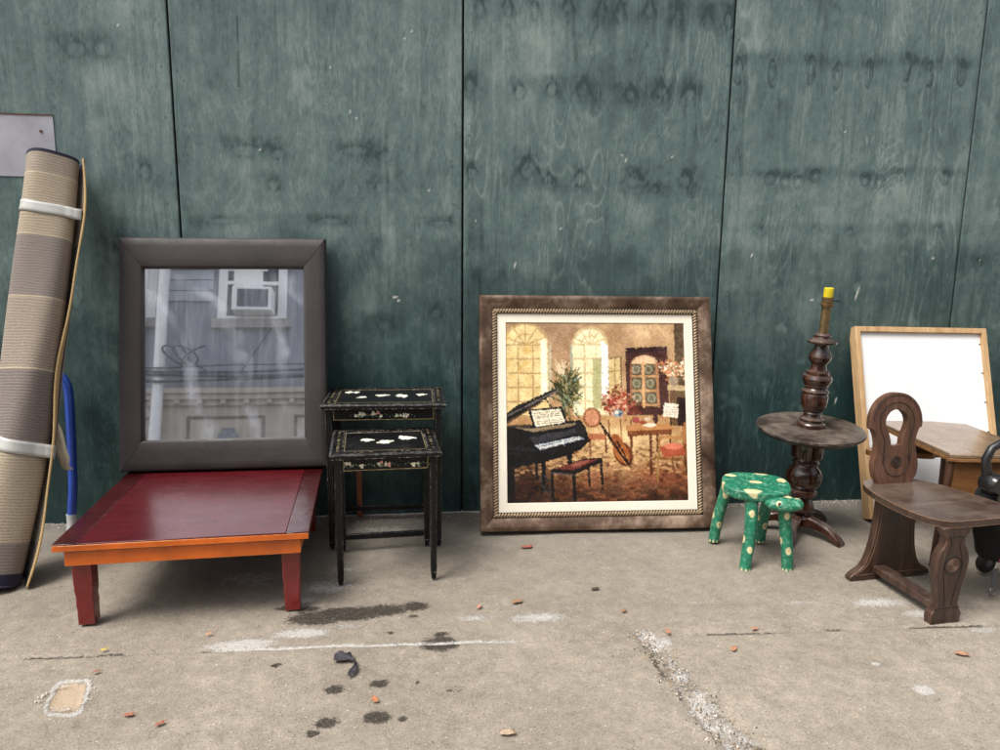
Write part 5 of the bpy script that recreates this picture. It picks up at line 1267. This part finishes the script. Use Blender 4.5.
LV = [(.138,-.942,.020,.3,OR,'curled orange dry leaf below the left corner of the painting'),(-.001,-.966,.013,1.2,(.45,.22,.14),'small faded leaf between the dark stain and the orange curled leaf'),
 (-.339,-1.476,.015,2.0,(.42,.16,.07),'small orange leaf between two round dark spots on the sidewalk'),(.015,-1.654,.021,.1,TN,'pale tan leaf nearest the camera at the bottom of the picture'),
 (.248,-.461,.024,.0,(.30,.09,.06),'reddish brown leaf on the ground just in front of the painting frame'),(.504,-1.042,.012,.7,OR,'tiny brown leaf just above the start of the pavement crack'),
 (.611,-1.196,.013,1.5,(.40,.17,.10),'small orange leaf on the white crumbs at the head of the crack'),(.911,-1.205,.012,.2,(.42,.2,.12),'small light brown leaf on the joint below the green stool'),
 (.786,-1.318,.016,.9,(.40,.19,.10),'brown leaf right of the crack, below the pavement joint'),(1.501,-1.416,.021,-.4,(.38,.20,.12),'brown leaf below the carved chair at the right'),
 (-.995,-1.479,.013,.1,(.32,.12,.07),'thin red brown leaf right of the bare square patch'),(-.9,-1.526,.012,.6,(.30,.10,.06),'dark red leaf sliver at the lower left, right of the other sliver'),
 (-1.194,-1.134,.009,.4,(.60,.45,.06),'tiny yellow scrap on the pavement joint at the left'),(-.895,-1.066,.010,.5,(.50,.28,.14),'pale orange scrap just above the joint, right of the red table leg'),
 (-1.168,-1.258,.010,.5,(.30,.13,.08),'brown scrap above the corner of the bare square patch'),(-.352,-.045,.014,.8,(.38,.15,.08),'round brown leaf at the wall under the nest tables'),
 (.443,-.868,.016,.2,DK,'dark shrivelled scrap alone below the middle of the painting')]
for k, (x, y, s, rt, c, lb) in enumerate(LV): leaf(x, y, s*1.05, rt, c, 'dry_leaf' if 'leaf' in lb else 'scrap', lb, k+1, .35)
def crumple(pts, w_, name, mat, label, seed):
    r = random.Random(seed); pts = [(-.43+(x+.43)*.72, -1.29+(y+1.29)*.72, w*.7) for x, y, w in pts]; b = MB(); vs = []; fs = []
    n = len(pts)
    for i, (x, y, wd) in enumerate(pts):
        for j in range(7):
            u_ = (j/6-.5)*wd; vs.append((x+u_*.8+r.uniform(-.002, .002), y+u_*.55+r.uniform(-.002, .002), .003+.010*abs(math.sin(j*1.9+i*1.3))+r.uniform(0, .003)))
    for i in range(n-1):
        for j in range(6): fs.append((i*7+j, i*7+j+1, (i+1)*7+j+1, (i+1)*7+j))
    b.add(vs, fs); o = b.build(name, mat, None, angle=70); m_ = o.modifiers.new('t', 'SOLIDIFY'); m_.thickness = .0012; tag(o, label, 'litter'); return o
crumple([(-.478,-1.215,.012),(-.470,-1.225,.050),(-.458,-1.245,.085),(-.440,-1.262,.060),(-.420,-1.272,.020),(-.402,-1.280,.008),(-.396,-1.300,.010),(-.398,-1.325,.016),(-.400,-1.345,.040),(-.406,-1.370,.048),(-.412,-1.390,.020)], .03, 'crumpled_wrapper', m_plain('grey_plastic', (.05, .045, .052), .35, 0, .4, 120, .3), 'crumpled dark grey plastic scrap below the wet stain', 5)
# countless crumbs: along the foot of the wall and scattered grit
r = random.Random(99); b = MB()
def crumb(x, y, s, mi):
    vs = [(x+s*r.uniform(.4, 1)*dx, y+s*r.uniform(.4, 1)*dy, max(-.004, -.004+s*r.uniform(.6, 1.2)*dz)) for dx, dy, dz in ((1,0,.2),(0,1,.3),(-1,0,.2),(0,-1,.3),(0,0,1.3))]
    b.add(vs, [(0, 1, 4), (1, 2, 4), (2, 3, 4), (3, 0, 4)], None, mi)
for k in range(900):
    x = r.uniform(-2.3, 2.6); w_ = .5+.5*math.sin(x*3.1)+.5*math.sin(x*7.7+1)
    if r.random() < .35+.4*w_: crumb(x, -.002-abs(r.gauss(0, .035)), r.uniform(.0012, .0042), 0 if r.random() < .8 else 1)
for (cx, cy, a_, n_) in ((-1.80, -.03, .05, 0), (-1.75, -.03, .10, 90), (1.65, -.06, .18, 160), (2.0, -.05, .12, 60), (1.25, -.05, .2, 60), (-.3, -.1, .25, 90)):
    for k in range(n_): crumb(r.gauss(cx, a_), min(-.003, r.gauss(cy, .025)), r.uniform(.0015, .0055), 0 if r.random() < .75 else 2)
for k in range(2600):
    x = r.uniform(-2.3, 2.6); y = r.uniform(-2.1, -.1); crumb(x, y, r.uniform(.0010, .0026), r.choice((0, 1, 1, 2)))
for k in range(800):                                               # rubble in the crack
    y = r.uniform(-2.0, -1.17); x = .515+(-1.162-y)*.13+r.gauss(0, .022+.03*(-1.17-y)); crumb(x, y, r.uniform(.0015, .005), r.choice((0, 1, 2, 2)))
for k in range(260):
    crumb(r.gauss(1.48, .12), r.gauss(-1.07, .05), r.uniform(.001, .0026), 0)
for k in range(70):
    a_ = r.uniform(0, 6.28); crumb(-1.198+.07*math.cos(a_)*r.uniform(.85, 1.15), -1.37+.06*math.sin(a_)*r.uniform(.85, 1.15), r.uniform(.002, .0055), 0)
tag(b.build('grit', [m_plain('pale_crumb', (.62, .58, .52), .8), m_plain('dark_crumb', (.07, .055, .045), .8), m_plain('tan_crumb', (.38, .27, .18), .8)], None, smooth=False, recalc=False), 'pale crumbs and grit scattered along the wall foot and sidewalk', 'debris', kind='stuff')
